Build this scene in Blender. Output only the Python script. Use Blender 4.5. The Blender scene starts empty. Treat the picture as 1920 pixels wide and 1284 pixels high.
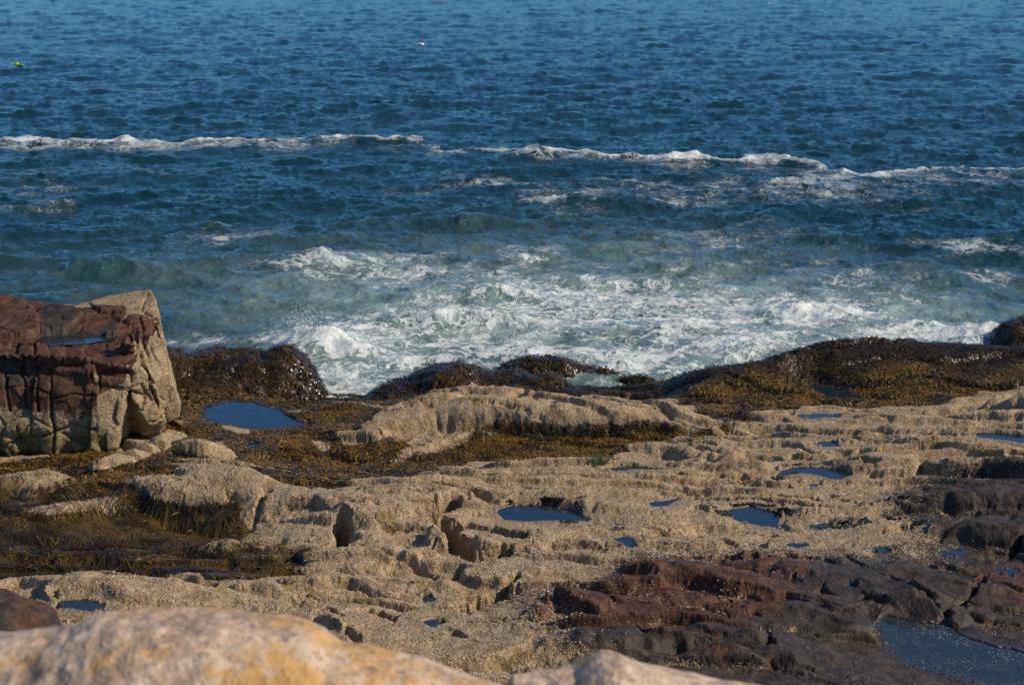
import bpy, math, random, time
import numpy as np
T0 = time.time()
R = math.radians
random.seed(4)
rng = np.random.default_rng(11)
scene = bpy.context.scene
C = scene.collection

# ------------------------------------------------------------------ camera
CAM_Z = 8.0
PITCH = 14.8
F = 3000.0                       # focal length in photograph pixels (1920 wide)
cd = bpy.data.cameras.new('camera')
cd.sensor_width = 36; cd.lens = F / 1920 * 36
cd.clip_start = 0.05; cd.clip_end = 9000
cd.dof.use_dof = True; cd.dof.focus_distance = 26; cd.dof.aperture_fstop = 7.1
cam = bpy.data.objects.new('camera', cd); C.objects.link(cam)
cam.location = (0, 0, CAM_Z); cam.rotation_euler = (R(90 - PITCH), 0, 0)
scene.camera = cam

# ------------------------------------------------------------------ light
SUN_EL, SUN_AZ = 37.0, 102.0      # azimuth clockwise from +Y (the view direction): from the right
sv = (math.sin(R(SUN_AZ)) * math.cos(R(SUN_EL)), math.cos(R(SUN_AZ)) * math.cos(R(SUN_EL)), math.sin(R(SUN_EL)))
sl = bpy.data.lights.new('sun', 'SUN'); sl.energy = 4.5; sl.angle = R(0.5); sl.color = (1.0, 0.885, 0.69)
so = bpy.data.objects.new('sun', sl); C.objects.link(so)
from mathutils import Vector
so.rotation_euler = Vector(sv).to_track_quat('Z', 'Y').to_euler()
w = bpy.data.worlds.new('World'); scene.world = w; w.use_nodes = True
nt = w.node_tree; nt.nodes.clear()
sky = nt.nodes.new('ShaderNodeTexSky'); sky.sky_type = 'NISHITA'; sky.sun_disc = False
sky.sun_elevation = R(SUN_EL); sky.sun_rotation = R(SUN_AZ)
sky.air_density = 1.0; sky.dust_density = 0.2; sky.ozone_density = 3.5
bg = nt.nodes.new('ShaderNodeBackground'); bg.inputs['Strength'].default_value = 0.10
wo = nt.nodes.new('ShaderNodeOutputWorld')
tint = nt.nodes.new('ShaderNodeMix'); tint.data_type = 'RGBA'; tint.blend_type = 'MULTIPLY'; tint.inputs[0].default_value = 1; tint.label = 'sky hue'
geo = nt.nodes.new('ShaderNodeTexCoord'); sepz = nt.nodes.new('ShaderNodeSeparateXYZ'); nt.links.new(geo.outputs['Generated'], sepz.inputs[0])
mr = nt.nodes.new('ShaderNodeMapRange'); mr.interpolation_type = 'SMOOTHSTEP'; mr.inputs['From Min'].default_value = 0.0; mr.inputs['From Max'].default_value = .75
nt.links.new(sepz.outputs['Z'], mr.inputs['Value'])
hz_ = nt.nodes.new('ShaderNodeMix'); hz_.data_type = 'RGBA'; hz_.inputs[6].default_value = (.47, 1.05, 1.66, 1); hz_.inputs[7].default_value = (.86, .95, 1.05, 1)
nt.links.new(mr.outputs[0], hz_.inputs[0]); nt.links.new(hz_.outputs[2], tint.inputs[7])
nt.links.new(sky.outputs[0], tint.inputs[6]); nt.links.new(tint.outputs[2], bg.inputs[0]); nt.links.new(bg.outputs[0], wo.inputs[0])
scene.view_settings.view_transform = 'Standard'; scene.view_settings.look = 'None'
scene.view_settings.exposure = 0.0; scene.view_settings.gamma = 1.0
scene.cycles.max_bounces = 5; scene.cycles.diffuse_bounces = 2; scene.cycles.glossy_bounces = 3

# ------------------------------------------------------------------ pixel <-> world helpers (photograph pixels, 1920 wide)
cp, sp = math.cos(R(PITCH)), math.sin(R(PITCH))
def ray(X, Y):
    X = np.asarray(X, float); Y = np.asarray(Y, float)
    u = (X - 960) / F; v = -(Y - 642) / F
    return u, cp + v * sp, -sp + v * cp
def at_z(X, Y, z=0.0):
    dx, dy, dz = ray(X, Y); t = (z - CAM_Z) / dz
    return dx * t, dy * t
def at_y(X, Y, y):
    dx, dy, dz = ray(X, Y); t = y / dy
    return np.array([dx * t, y + 0 * dx, CAM_Z + dz * t])

# ------------------------------------------------------------------ numpy noise
_G2 = np.array([(math.cos(a), math.sin(a)) for a in np.arange(16) * math.tau / 16 + .1], np.float32)
_v = rng.normal(size=(32, 3)); _G3 = (_v / np.linalg.norm(_v, axis=1)[:, None] * 1.2).astype(np.float32)
_P = np.concatenate([rng.permutation(256)] * 2).astype(np.int32)
def _fade(t): return t * t * t * (t * (t * 6 - 15) + 10)
def n2(x, y, s=1.0, seed=0):
    x = np.asarray(x, np.float32) * s + seed * 17.31; y = np.asarray(y, np.float32) * s + seed * 7.77
    xi = np.floor(x).astype(np.int32); yi = np.floor(y).astype(np.int32)
    xf = x - xi; yf = y - yi; xi &= 255; yi &= 255
    u, v = _fade(xf), _fade(yf)
    def g(ix, iy, fx, fy):
        h = _G2[_P[_P[ix & 255] + (iy & 255)] & 15]
        return h[..., 0] * fx + h[..., 1] * fy
    a = g(xi, yi, xf, yf); b = g(xi + 1, yi, xf - 1, yf); c = g(xi, yi + 1, xf, yf - 1); d = g(xi + 1, yi + 1, xf - 1, yf - 1)
    a += u * (b - a); c += u * (d - c)
    return (a + v * (c - a)) * 1.5
def n3(p, s=1.0, seed=0):
    q = np.asarray(p, np.float32) * s + seed * 13.7
    i = np.floor(q).astype(np.int32); f = q - i; i &= 255
    w_ = _fade(f); out = 0
    for dx in (0, 1):
        for dy in (0, 1):
            for dz in (0, 1):
                h = _G3[_P[_P[_P[(i[:, 0] + dx) & 255] + ((i[:, 1] + dy) & 255)] + ((i[:, 2] + dz) & 255)] & 31]
                wt = (w_[:, 0] if dx else 1 - w_[:, 0]) * (w_[:, 1] if dy else 1 - w_[:, 1]) * (w_[:, 2] if dz else 1 - w_[:, 2])
                out = out + wt * (h[:, 0] * (f[:, 0] - dx) + h[:, 1] * (f[:, 1] - dy) + h[:, 2] * (f[:, 2] - dz))
    return out * 1.4
def fb2(x, y, s, seed=0, o=4, g=.5):
    r = 0; a = 1; t = 0
    for k in range(o):
        r = r + a * n2(x, y, s, seed + k * 3); t += a; a *= g; s *= 2.03
    return r / t * 1.4
def vor2(x, y, seed=0):
    """jittered cells: distance to nearest and second nearest seed, offset to the seed, three random numbers of the cell"""
    x = np.asarray(x, np.float32) + seed * 5.3; y = np.asarray(y, np.float32) + seed * 3.1
    xi = np.floor(x).astype(np.int32); yi = np.floor(y).astype(np.int32)
    f1 = np.full(x.shape, 9., np.float32); f2 = f1.copy(); hid = np.zeros(x.shape, np.int32); ox = f1 * 0; oy = f1 * 0
    for a in (-1, 0, 1):
        for b in (-1, 0, 1):
            h = _P[_P[(xi + a) & 255] + ((yi + b) & 255)]; jx = _P[h + 1] / 255.; jy = _P[h + 7] / 255.
            dx = xi + a + jx - x; dy = yi + b + jy - y; d = np.hypot(dx, dy).astype(np.float32)
            n = d < f1; f2 = np.where(n, f1, np.minimum(f2, d)); hid = np.where(n, h, hid); ox = np.where(n, dx, ox); oy = np.where(n, dy, oy); f1 = np.where(n, d, f1)
    return f1, f2, ox, oy, _P[hid + 3] / 255., _P[hid + 11] / 255., _P[hid + 19] / 255.
def vor3(p, seed=0):
    p = np.asarray(p, np.float32) + seed * 4.7; i = np.floor(p).astype(np.int32); n = len(p)
    f1 = np.full(n, 9., np.float32); f2 = f1.copy(); hid = np.zeros(n, np.int32); off = np.zeros((n, 3), np.float32)
    for a in (-1, 0, 1):
        for b in (-1, 0, 1):
            for c in (-1, 0, 1):
                h = _P[_P[_P[(i[:, 0] + a) & 255] + ((i[:, 1] + b) & 255)] + ((i[:, 2] + c) & 255)]
                q = i + (a, b, c) + np.stack([_P[h + 1], _P[h + 7], _P[h + 13]], 1) / 255. - p; d = np.linalg.norm(q, axis=1).astype(np.float32)
                m = d < f1; f2 = np.where(m, f1, np.minimum(f2, d)); hid = np.where(m, h, hid); off = np.where(m[:, None], q, off).astype(np.float32); f1 = np.where(m, d, f1)
    return f1, f2, off, _P[hid + 3] / 255., _P[hid + 11] / 255., _P[hid + 19] / 255.
def ss(a, b, x):
    t = np.clip((x - a) / (b - a), 0, 1); return t * t * (3 - 2 * t)
def blur(a, k, n=2):
    for _ in range(n):
        for ax in (0, 1):
            c = np.cumsum(np.pad(a, [(k + 1, k) if ax == i else (0, 0) for i in (0, 1)], mode='edge'), axis=ax, dtype=np.float64)
            a = ((np.take(c, range(2 * k + 1, c.shape[ax]), ax) - np.take(c, range(0, c.shape[ax] - 2 * k - 1), ax)) / (2 * k + 1)).astype(np.float32)
    return a

# ------------------------------------------------------------------ mesh helpers
def raw_mesh(name, V, Fq, attrs=None, smooth=True):
    me = bpy.data.meshes.new(name)
    V = np.ascontiguousarray(V, np.float32); Fq = np.ascontiguousarray(Fq, np.int32)
    k = Fq.shape[1]
    me.vertices.add(len(V)); me.vertices.foreach_set('co', V.ravel())
    me.loops.add(Fq.size); me.loops.foreach_set('vertex_index', Fq.ravel())
    me.polygons.add(len(Fq)); me.polygons.foreach_set('loop_start', np.arange(0, Fq.size, k, dtype=np.int32))
    me.polygons.foreach_set('loop_total', np.full(len(Fq), k, np.int32))
    me.update(calc_edges=True)
    if smooth: me.shade_smooth()
    for n, a in (attrs or {}).items():
        at = me.attributes.new(n, 'FLOAT', 'POINT'); at.data.foreach_set('value', np.ascontiguousarray(a, np.float32))
    return me
def link(name, me, mat=None, parent=None, **props):
    o = bpy.data.objects.new(name, me); C.objects.link(o)
    if mat and me: me.materials.append(mat)
    if parent: o.parent = parent
    for k, v in props.items(): o[k] = v
    return o
def grid_faces(nr, nc):
    i = np.arange(nr * nc).reshape(nr, nc)
    return np.stack([i[:-1, :-1], i[:-1, 1:], i[1:, 1:], i[1:, :-1]], -1).reshape(-1, 4)
def normals(P, nr, nc):
    Q = P.reshape(nr, nc, 3); a = np.gradient(Q, axis=1); b = np.gradient(Q, axis=0)
    n = np.cross(a, b); n /= np.linalg.norm(n, axis=-1, keepdims=True) + 1e-9
    return n.reshape(-1, 3)

# ------------------------------------------------------------------ material helper
class NB:
    def __init__(s, name):
        s.m = bpy.data.materials.new(name); s.m.use_nodes = True; s.t = s.m.node_tree; s.t.nodes.clear()
        s.out = s.t.nodes.new('ShaderNodeOutputMaterial'); s.b = s.t.nodes.new('ShaderNodeBsdfPrincipled')
        s.t.links.new(s.b.outputs[0], s.out.inputs[0]); s._pos = None
    def put(s, sock, v):
        if isinstance(v, bpy.types.NodeSocket): s.t.links.new(v, sock)
        elif v is not None:
            if hasattr(sock.default_value, '__len__') and not hasattr(v, '__len__'): v = (v,) * len(sock.default_value)
            if hasattr(v, '__len__') and len(v) == 3 and len(sock.default_value) == 4: v = (*v, 1)
            sock.default_value = v
    def set(s, name, v): s.put(s.b.inputs[name], v)
    def pos(s):
        if s._pos is None: s._pos = s.t.nodes.new('ShaderNodeNewGeometry').outputs['Position']
        return s._pos
    def objpos(s): return s.t.nodes.new('ShaderNodeTexCoord').outputs['Object']
    def attr(s, n):
        a = s.t.nodes.new('ShaderNodeAttribute'); a.attribute_name = n; return a.outputs['Fac']
    def noise(s, scale, detail=4, rough=.55, vec=None, dist=0, lac=2.0):
        n = s.t.nodes.new('ShaderNodeTexNoise'); s.put(n.inputs['Vector'], vec or s.pos())
        n.inputs['Scale'].default_value = scale; n.inputs['Detail'].default_value = detail
        n.inputs['Roughness'].default_value = rough; n.inputs['Distortion'].default_value = dist; n.inputs['Lacunarity'].default_value = lac
        return n.outputs['Fac']
    def noisec(s, scale, detail=2, vec=None):
        n = s.t.nodes.new('ShaderNodeTexNoise'); s.put(n.inputs['Vector'], vec or s.pos())
        n.inputs['Scale'].default_value = scale; n.inputs['Detail'].default_value = detail
        return n.outputs['Color']
    def voro(s, scale, feature='F1', out='Distance', vec=None, rnd=1):
        n = s.t.nodes.new('ShaderNodeTexVoronoi'); n.feature = feature; s.put(n.inputs['Vector'], vec or s.pos())
        n.inputs['Scale'].default_value = scale; n.inputs['Randomness'].default_value = rnd
        return n.outputs[out]
    def math(s, op, a, b=None, c=None, clamp=False):
        n = s.t.nodes.new('ShaderNodeMath'); n.operation = op; n.use_clamp = clamp
        for i, v in enumerate((a, b, c)):
            if v is not None: s.put(n.inputs[i], v)
        return n.outputs[0]
    def vmath(s, op, a, b=None, sc=None):
        n = s.t.nodes.new('ShaderNodeVectorMath'); n.operation = op; s.put(n.inputs[0], a)
        if b is not None: s.put(n.inputs[1], b)
        if sc is not None: s.put(n.inputs['Scale'], sc)
        return n.outputs[0]
    def step(s, a, b, x, lo=0.0, hi=1.0):
        n = s.t.nodes.new('ShaderNodeMapRange'); n.interpolation_type = 'SMOOTHSTEP'; s.put(n.inputs['Value'], x)
        for k, v in (('From Min', a), ('From Max', b), ('To Min', lo), ('To Max', hi)): s.put(n.inputs[k], v)
        return n.outputs[0]
    def mix(s, f, a, b, mode='MIX'):
        n = s.t.nodes.new('ShaderNodeMix'); n.data_type = 'RGBA'; n.blend_type = mode
        s.put(n.inputs[0], f); s.put(n.inputs[6], a); s.put(n.inputs[7], b); return n.outputs[2]
    def mul(s, a, b): return s.math('MULTIPLY', a, b)
    def add(s, a, b): return s.math('ADD', a, b)
    def bump(s, h, dist, strength=1, prev=None):
        n = s.t.nodes.new('ShaderNodeBump'); s.put(n.inputs['Height'], h); n.inputs['Distance'].default_value = dist
        s.put(n.inputs['Strength'], strength)
        if prev: s.put(n.inputs['Normal'], prev)
        return n.outputs[0]

# ------------------------------------------------------------------ materials
def coast_rock_material(name):
    """Bare red and dark rock, barnacle crust, weed stain; chosen by the per-vertex fields barn, red, weed."""
    m = NB(name); P = m.pos()
    barn, red, weed = m.attr('barn'), m.attr('red'), m.attr('weed')
    n1, n2_, n3_ = m.noise(1.3, 5), m.noise(7, 5, .62), m.noise(38, 3, .6)
    # bare rock
    redc = m.mix(m.step(.3, .7, n2_), (.046, .020, .011), (.120, .055, .030))
    dark = m.mix(m.step(.3, .72, n2_), (.024, .018, .014), (.076, .052, .038))
    rock = m.mix(m.step(.35, .65, m.add(red, m.mul(m.math('SUBTRACT', n1, .5), .9))), dark, redc)
    rock = m.mix(m.mul(m.step(.55, .75, m.noise(3.1, 6, .6)), .55), rock, (.13, .075, .045))
    # barnacle crust
    cell = m.voro(80); cid = m.voro(80, out='Color'); big = m.voro(22)
    tan = m.mix(m.step(.3, .7, n2_), (.30, .19, .090), (.56, .39, .235))
    tan = m.mix(m.step(.42, .66, m.noise(2.1, 4, .6)), tan, (.40, .29, .165))
    tan = m.mix(m.step(.5, .72, m.noise(3.6, 4)), tan, (.28, .175, .055))
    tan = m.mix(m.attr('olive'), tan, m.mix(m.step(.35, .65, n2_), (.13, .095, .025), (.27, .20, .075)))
    pits = m.step(.52, .40, m.add(n3_, m.mul(m.noise(110, 2), .12)))
    tan = m.mix(m.mul(pits, .45), tan, (.075, .052, .026))
    sep = m.t.nodes.new('ShaderNodeSeparateColor'); m.put(sep.inputs[0], cid)
    tan = m.mix(m.mul(m.step(.80, .9, sep.outputs[0]), m.step(.55, .2, cell)), tan, (.62, .54, .43))
    tan = m.mix(m.mul(m.step(.24, .12, sep.outputs[1]), .7), tan, (.09, .065, .035))
    # crust edge: breaks up into scattered shells
    e = m.add(barn, m.mul(m.math('SUBTRACT', m.noise(9, 6, .7), .5), 1.1))
    e = m.add(e, m.mul(m.math('SUBTRACT', sep.outputs[2], .5), .45))
    e = m.add(e, m.mul(m.math('SUBTRACT', m.noise(2.3, 4, .6), .5), .8))
    bm = m.step(.44, .56, e)
    col = m.mix(bm, rock, tan)
    # thin light shells just outside the crust
    rim = m.mul(m.mul(m.step(.30, .48, e), m.step(.74, .86, sep.outputs[0])), m.step(.5, .25, cell))
    col = m.mix(rim, col, (.62, .56, .50))
    # weed stained rock
    wcol = m.mix(m.step(.35, .65, m.noise(16, 4, .65)), (.016, .009, .003), (.10, .052, .009))
    wm = m.step(.36, .62, m.add(weed, m.mul(m.math('SUBTRACT', m.noise(6, 5, .65), .5), .9)))
    col = m.mix(wm, col, wcol)
    wet = m.attr('wet')
    col = m.mix(m.mul(wet, .6), col, m.mix(.75, col, (.012, .010, .008)))
    m.set('Base Color', col)
    rr = m.mix(bm, (.62, .62, .62), (.85, .85, .85)); rr = m.mix(wet, rr, (.16, .16, .16)); rr = m.mix(wm, rr, (.42, .42, .42))
    m.set('Roughness', rr)
    m.set('Specular IOR Level', m.mix(m.math('MAXIMUM', wet, wm), (.22, .22, .22), (.45, .45, .45)))
    hb = m.mul(bm, m.add(m.mul(m.step(.7, .0, cell), 1.0), m.mul(m.step(.7, .05, big), .8)))
    b1 = m.bump(hb, .011, .8)
    b2 = m.bump(m.add(n2_, m.mul(n3_, .5)), .035, .75, b1)
    m.set('Normal', b2)
    return m.m

def weed_material(name, c1, c2, c3, rough=.38):
    m = NB(name); r = m.attr('rnd'); t = m.attr('tip')
    big = m.step(.34, .66, m.noise(1.7, 5, .62))
    c = m.mix(m.step(.25, .75, m.add(m.mul(r, .45), m.mul(big, .6))), c1, c2)
    c = m.mix(m.mul(m.step(.82, .97, r), .8), c, c3)
    c = m.mix(m.mul(m.step(.3, 1, t), .30), c, c3)
    c = m.mix(m.mul(m.attr('frond_dark'), .8), c, (.012, .008, .005))
    m.set('Base Color', c); m.set('Roughness', rough); m.set('Specular IOR Level', .3)
    return m.m

def sea_material(name):
    m = NB(name); P = m.pos()
    foam, aer, shal = m.attr('foam'), m.attr('aer'), m.attr('rip')
    flat = m.vmath('MULTIPLY', P, (1, 1, .15))
    deep = m.mix(m.step(.3, .7, m.noise(.35, 3, vec=flat)), (.002, .024, .031), (.004, .036, .043))
    turb = m.mix(m.step(.3, .7, m.noise(.8, 4, vec=flat)), (.075, .135, .125), (.23, .315, .285))
    body = m.mix(aer, deep, turb)
    # lace: domain warped ridges
    wv = m.vmath('ADD', flat, m.vmath('SCALE', m.vmath('SUBTRACT', m.noisec(.75, 3, flat), (.5, .5, .5)), sc=2.2))
    wv = m.vmath('ADD', wv, m.vmath('SCALE', m.vmath('SUBTRACT', m.noisec(3.5, 2, flat), (.5, .5, .5)), sc=.35))
    st = m.vmath('MULTIPLY', wv, (.55, 1, 1))
    def ridge(sc, d): return m.math('SUBTRACT', 1, m.math('ABSOLUTE', m.mul(m.math('SUBTRACT', m.noise(sc, d, .55, st), .5), 7.0)))
    L = m.math('MAXIMUM', m.math('MAXIMUM', ridge(.75, 3), ridge(2.0, 3)), m.mul(ridge(5.2, 3), .97))
    f1 = m.math('MINIMUM', foam, 1.0)
    cl = m.noise(1.4, 6, .6, flat); cl2 = m.noise(.5, 3, .5, flat)
    t = m.math('MULTIPLY_ADD', f1, -.42, 1.02)
    t = m.math('MULTIPLY_ADD', m.math('SUBTRACT', cl, .5), -.5, t)
    lines = m.mul(m.step(t, m.add(t, .16), L), m.step(.06, .30, foam))
    solid = m.step(.98, 1.38, m.math('MULTIPLY_ADD', m.math('SUBTRACT', m.noise(2.3, 7, .66, st), .5), 2.0, foam))
    fm = m.math('MAXIMUM', m.mul(lines, m.math('MULTIPLY_ADD', aer, .30, .45)), m.mul(solid, .96))
    film = m.mul(m.step(.10, .8, foam), m.step(.42, .66, m.add(cl, m.mul(m.math('SUBTRACT', cl2, .5), .5))))
    fine = m.step(.25, .75, m.noise(9, 5, .65, st))
    fcol = m.mix(fine, (.58, .61, .59), (.86, .84, .79))
    body = m.mix(m.mul(film, .72), body, (.42, .49, .47))
    m.set('Base Color', m.mix(fm, body, fcol))
    m.set('IOR', 1.333)
    m.set('Roughness', m.mix(fm, (.11, .11, .11), (.75, .75, .75)))
    rip = m.add(m.mul(m.noise(5.5, 3, .6, m.vmath('MULTIPLY', P, (.7, 1, 0))), 1), m.mul(m.noise(17, 2, .5, m.vmath('MULTIPLY', P, (.7, 1, 0))), .3))
    chop = m.noise(1.9, 6, .62, m.vmath('MULTIPLY', P, (.55, 1, 0)), .3)
    calm = m.math('MULTIPLY_ADD', shal, -.25, 1.0)
    b = m.bump(chop, .22, m.math('MULTIPLY_ADD', shal, -.25, 1.0))
    b = m.bump(rip, .06, m.mul(calm, m.math('MULTIPLY_ADD', fm, -.5, 1.0)), b)
    b = m.bump(m.mul(fm, m.add(.6, m.mul(fine, .4))), .015, .8, b)
    m.set('Normal', b)
    return m.m

def pool_material(name, specks=False):
    m = NB(name); P = m.pos()
    c = m.mix(m.step(.35, .65, m.noise(3, 3)), (.008, .020, .034), (.018, .030, .040))
    if specks:
        s = m.mul(m.step(.26, .18, m.voro(26)), m.step(.45, .6, m.noise(2.2, 4)))
        s2 = m.mul(m.step(.30, .2, m.voro(60)), m.step(.4, .6, m.noise(4.0, 3)))
        c = m.mix(m.math('MAXIMUM', s, m.mul(s2, .7)), m.mix(.5, c, (.025, .035, .045)), (.26, .26, .20))
    m.set('Base Color', c); m.set('Roughness', .06); m.set('IOR', 1.333)
    nb = m.bump(m.noise(9, 2, vec=m.vmath('MULTIPLY', P, (.5, 1, 0))), .006, .6); m.set('Normal', nb)
    if not specks:      # clear water over dark wet rock
        tr = m.t.nodes.new('ShaderNodeBsdfTransparent'); tr.inputs[0].default_value = (.42, .50, .50, 1)
        mx = m.t.nodes.new('ShaderNodeMixShader'); m.put(mx.inputs[0], .85)
        m.t.links.new(tr.outputs[0], mx.inputs[1]); m.t.links.new(m.b.outputs[0], mx.inputs[2]); m.t.links.new(mx.outputs[0], m.out.inputs[0])
        m.set('IOR', 1.62)
    return m.m

def boulder_material(name):
    m = NB(name); P = m.pos()
    c = m.mix(m.step(.3, .7, m.noise(5, 5, .6)), (.33, .215, .130), (.56, .395, .265))
    c = m.mix(m.step(.50, .62, m.noise(28, 4, .65)), c, (.62, .45, .325))
    c = m.mix(m.mul(m.step(.54, .66, m.noise(64, 3, .65)), .8), c, (.20, .14, .11))
    lm = m.attr('lichen')
    o = m.mix(m.step(.35, .65, m.noise(30, 3)), (.40, .19, .03), (.54, .28, .05))
    lk = m.step(.555, .625, m.add(m.add(m.mul(m.noise(7, 5, .65), .65), m.mul(m.noise(34, 4, .7), .32)), m.mul(lm, .14)))
    c = m.mix(m.mul(lk, .75), c, o)
    c = m.mix(m.mul(m.step(.57, .66, m.noise(19, 5, .7)), .6), c, (.15, .115, .10))
    c = m.mix(m.mul(m.step(.60, .70, m.noise(12, 4, .6)), .55), c, (.16, .12, .10))
    c = m.mix(m.mul(m.attr('dark'), 1), c, (.05, .038, .035))
    m.set('Base Color', c); m.set('Roughness', .85)
    m.set('Normal', m.bump(m.add(m.noise(9, 6, .6), m.mul(m.noise(60, 3), .3)), .03, .8))
    return m.m

def plain(name, col, rough=.5, vary=.12):
    m = NB(name)
    m.set('Base Color', m.mix(m.mul(m.noise(30, 3, vec=m.objpos()), vary * 2), col, tuple(c * .5 for c in col))); m.set('Roughness', rough)
    return m.m

# ------------------------------------------------------------------ SHELF: control heights, given as photograph point + height above the sea
CTRL = [
 # near edge
 (0,1284,1.65),(480,1284,1.6),(960,1284,1.55),(1440,1284,1.55),(1920,1284,1.5),(-300,1284,1.8),(2200,1284,1.5),
 # left basin, bank and strip
 (0,1150,1.45),(150,1110,1.32),(400,1110,1.32),(60,1050,.98),(250,1040,.92),(400,1030,.92),(-300,1050,1.0),(-300,900,.7),
 (60,960,1.02),(250,990,.86),(420,990,.88),(60,905,1.08),(260,900,1.16),(430,900,1.20),(520,925,1.14),(100,870,.62),(250,860,.72),(390,840,.84),(480,880,.62),
 # centre
 (560,1000,1.12),(560,920,1.12),(700,920,1.18),(900,900,1.10),(1100,885,1.02),(1280,880,.95),(750,1000,1.15),(700,1100,1.25),(900,1160,1.38),(1100,1120,1.42),
 (1000,1000,1.14),(1200,960,1.08),(1050,930,1.08),(620,1180,1.45),(1000,1050,1.25),
 # trough and main ridge
 (560,850,.50),(700,870,.50),(900,850,.52),(1100,840,.58),(1250,835,.66),(480,775,.44),(620,775,.56),(700,760,.50),(900,815,.60),(1100,805,.62),
 # shore
 (340,745,.55),(440,742,.35),(540,752,.05),(640,752,.10),(720,752,.12),(600,742,-.12),(680,744,-.08),(560,764,.38),(660,764,.40),(740,762,.40),(820,738,.50),(1000,738,.52),(1120,744,.26),(1240,746,.30),(1100,726,-.12),(1200,732,-.05),(1060,712,-.3),(1265,712,.40),
 (1300,700,.66),(1420,680,.80),(1520,650,.98),(1600,640,1.06),(1720,640,1.06),(1850,648,.98),(1920,655,.95),(2050,655,.9),
 (1300,770,.66),(1450,760,.62),(1560,745,.60),(1700,740,.70),(1850,720,.80),
 # right
 (1350,840,.72),(1500,800,.76),(1700,800,.86),(1900,790,.92),(1450,880,.88),(1600,880,.90),(1800,880,.95),(1350,960,1.02),(1550,960,1.06),(1750,960,1.12),(1900,940,1.16),
 (1250,1060,1.30),(1450,1060,1.32),(1600,1040,1.36),(1750,1060,1.32),(1900,1020,1.28),(1300,1160,1.45),(1500,1150,1.45),(1620,1130,1.42),(1760,1140,1.38),(1900,1140,1.36),
 (1750,1220,1.30),(1880,1260,1.30),(1500,1240,1.5),
 # behind the outcrop
 (-300,780,.45),(0,770,.40),(180,770,.42),(-300,720,-.2),(0,722,-.2),(180,722,-.2),(300,725,.0),(380,722,-.1),(460,728,-.1),(-300,690,-1.0),(560,735,-.25),
 # under the sea
 (-400,700,-1.2),(0,690,-1.2),(300,690,-1.0),(450,700,-.6),(560,715,-.45),(660,712,-.45),(760,700,-.5),(860,690,-.5),(960,690,-.45),(1080,700,-.35),(1190,702,-.30),
(0,620,-2),(500,620,-1.6),(900,620,-1.6),(-500,600,-2),
]
ctl = np.array([(*at_z(a, b, c), c) for a, b, c in CTRL])
extra = [(3.0,27.6,-.6),(3.9,27.9,-.6),(5.0,28.1,-.6),(6.5,28.2,-.6),(8.0,28.3,-.6),(9.6,28.4,-.6),(11.5,28.5,-.6),(4,30,-1.3),(8,30.5,-1.4),(12,30.5,-1.4)] + [(x, 12.2, 1.75) for x in (-6, -2, 2, 6)] + [(x, 33, -2.4) for x in (-16, -6, 4, 16)] + [(-9, 16, 1.6), (9, 16, 1.5), (-11, 22, 1.0), (12, 22, 1.2)]
ctl = np.vstack([ctl, extra])
def tps_fit(c, lam=.02):
    d = np.linalg.norm(c[:, None, :2] - c[None, :, :2], axis=-1)
    K = np.where(d > 0, d * d * np.log(d + 1e-9), 0) + np.eye(len(c)) * lam
    Pm = np.c_[np.ones(len(c)), c[:, :2]]
    A = np.block([[K, Pm], [Pm.T, np.zeros((3, 3))]])
    return np.linalg.solve(A, np.r_[c[:, 2], 0, 0, 0])
_w = tps_fit(ctl)
def tps(x, y):
    o = _w[-3] + _w[-2] * x + _w[-1] * y
    for (a, b, _), wi in zip(ctl, _w):
        d2 = (x - a) ** 2 + (y - b) ** 2 + 1e-9
        o = o + wi * .5 * d2 * np.log(d2)
    return o

GS = 0.02; GX0, GX1, GY0, GY1 = -13.0, 13.0, 11.5, 32.5
NX = int((GX1 - GX0) / GS) + 1; NY = int((GY1 - GY0) / GS) + 1
gx = (GX0 + GS * np.arange(NX)).astype(np.float32); gy = (GY0 + GS * np.arange(NY)).astype(np.float32)
GXX, GYY = np.meshgrid(gx, gy)
def bil(A, x, y, x0=GX0, y0=GY0, s=GS):
    fx = np.clip((x - x0) / s, 0, A.shape[1] - 1.001); fy = np.clip((y - y0) / s, 0, A.shape[0] - 1.001)
    i = fx.astype(int); j = fy.astype(int); u = fx - i; v = fy - j
    return (A[j, i] * (1 - u) + A[j, i + 1] * u) * (1 - v) + (A[j + 1, i] * (1 - u) + A[j + 1, i + 1] * u) * v
cs = 8
_cx, _cy = np.meshgrid(GX0 + GS * cs * np.arange(NX // cs + 2), GY0 + GS * cs * np.arange(NY // cs + 2))
_coarse = tps(_cx, _cy)
MACRO = blur(bil(_coarse, GXX, GYY, s=GS * cs).astype(np.float32), 6)

def hit(Hm, X, Y):
    """first point where the sight line through photograph point (X, Y) meets height map Hm"""
    X = np.atleast_1d(np.asarray(X, float)); Y = np.atleast_1d(np.asarray(Y, float))
    dx, dy, dz = ray(X, Y)
    ys = np.arange(12.0, 32.4, .015)[:, None]
    t = ys / dy; px = dx * t; pz = CAM_Z + dz * t
    below = pz < bil(Hm, px, ys + 0 * px)
    k = np.where(below.any(0), below.argmax(0), len(ys) - 1)
    j = np.arange(len(X))
    return px[k, j], ys[k, 0], pz[k, j]
def pline(pts, Hm=None):
    a = np.array(pts, float); x, y, _ = hit(MACRO if Hm is None else Hm, a[:, 0], a[:, 1]); return np.c_[x, y]
def at_rel(pts):
    """photograph points of crests that stand dh above the macro shelf: (X, Y, dh) -> world x, y, dh"""
    out = []
    for X, Y, dh in pts:
        x, y, z = hit(MACRO + dh, X, Y); out.append((x[0], y[0], dh))
    return np.array(out)
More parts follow.
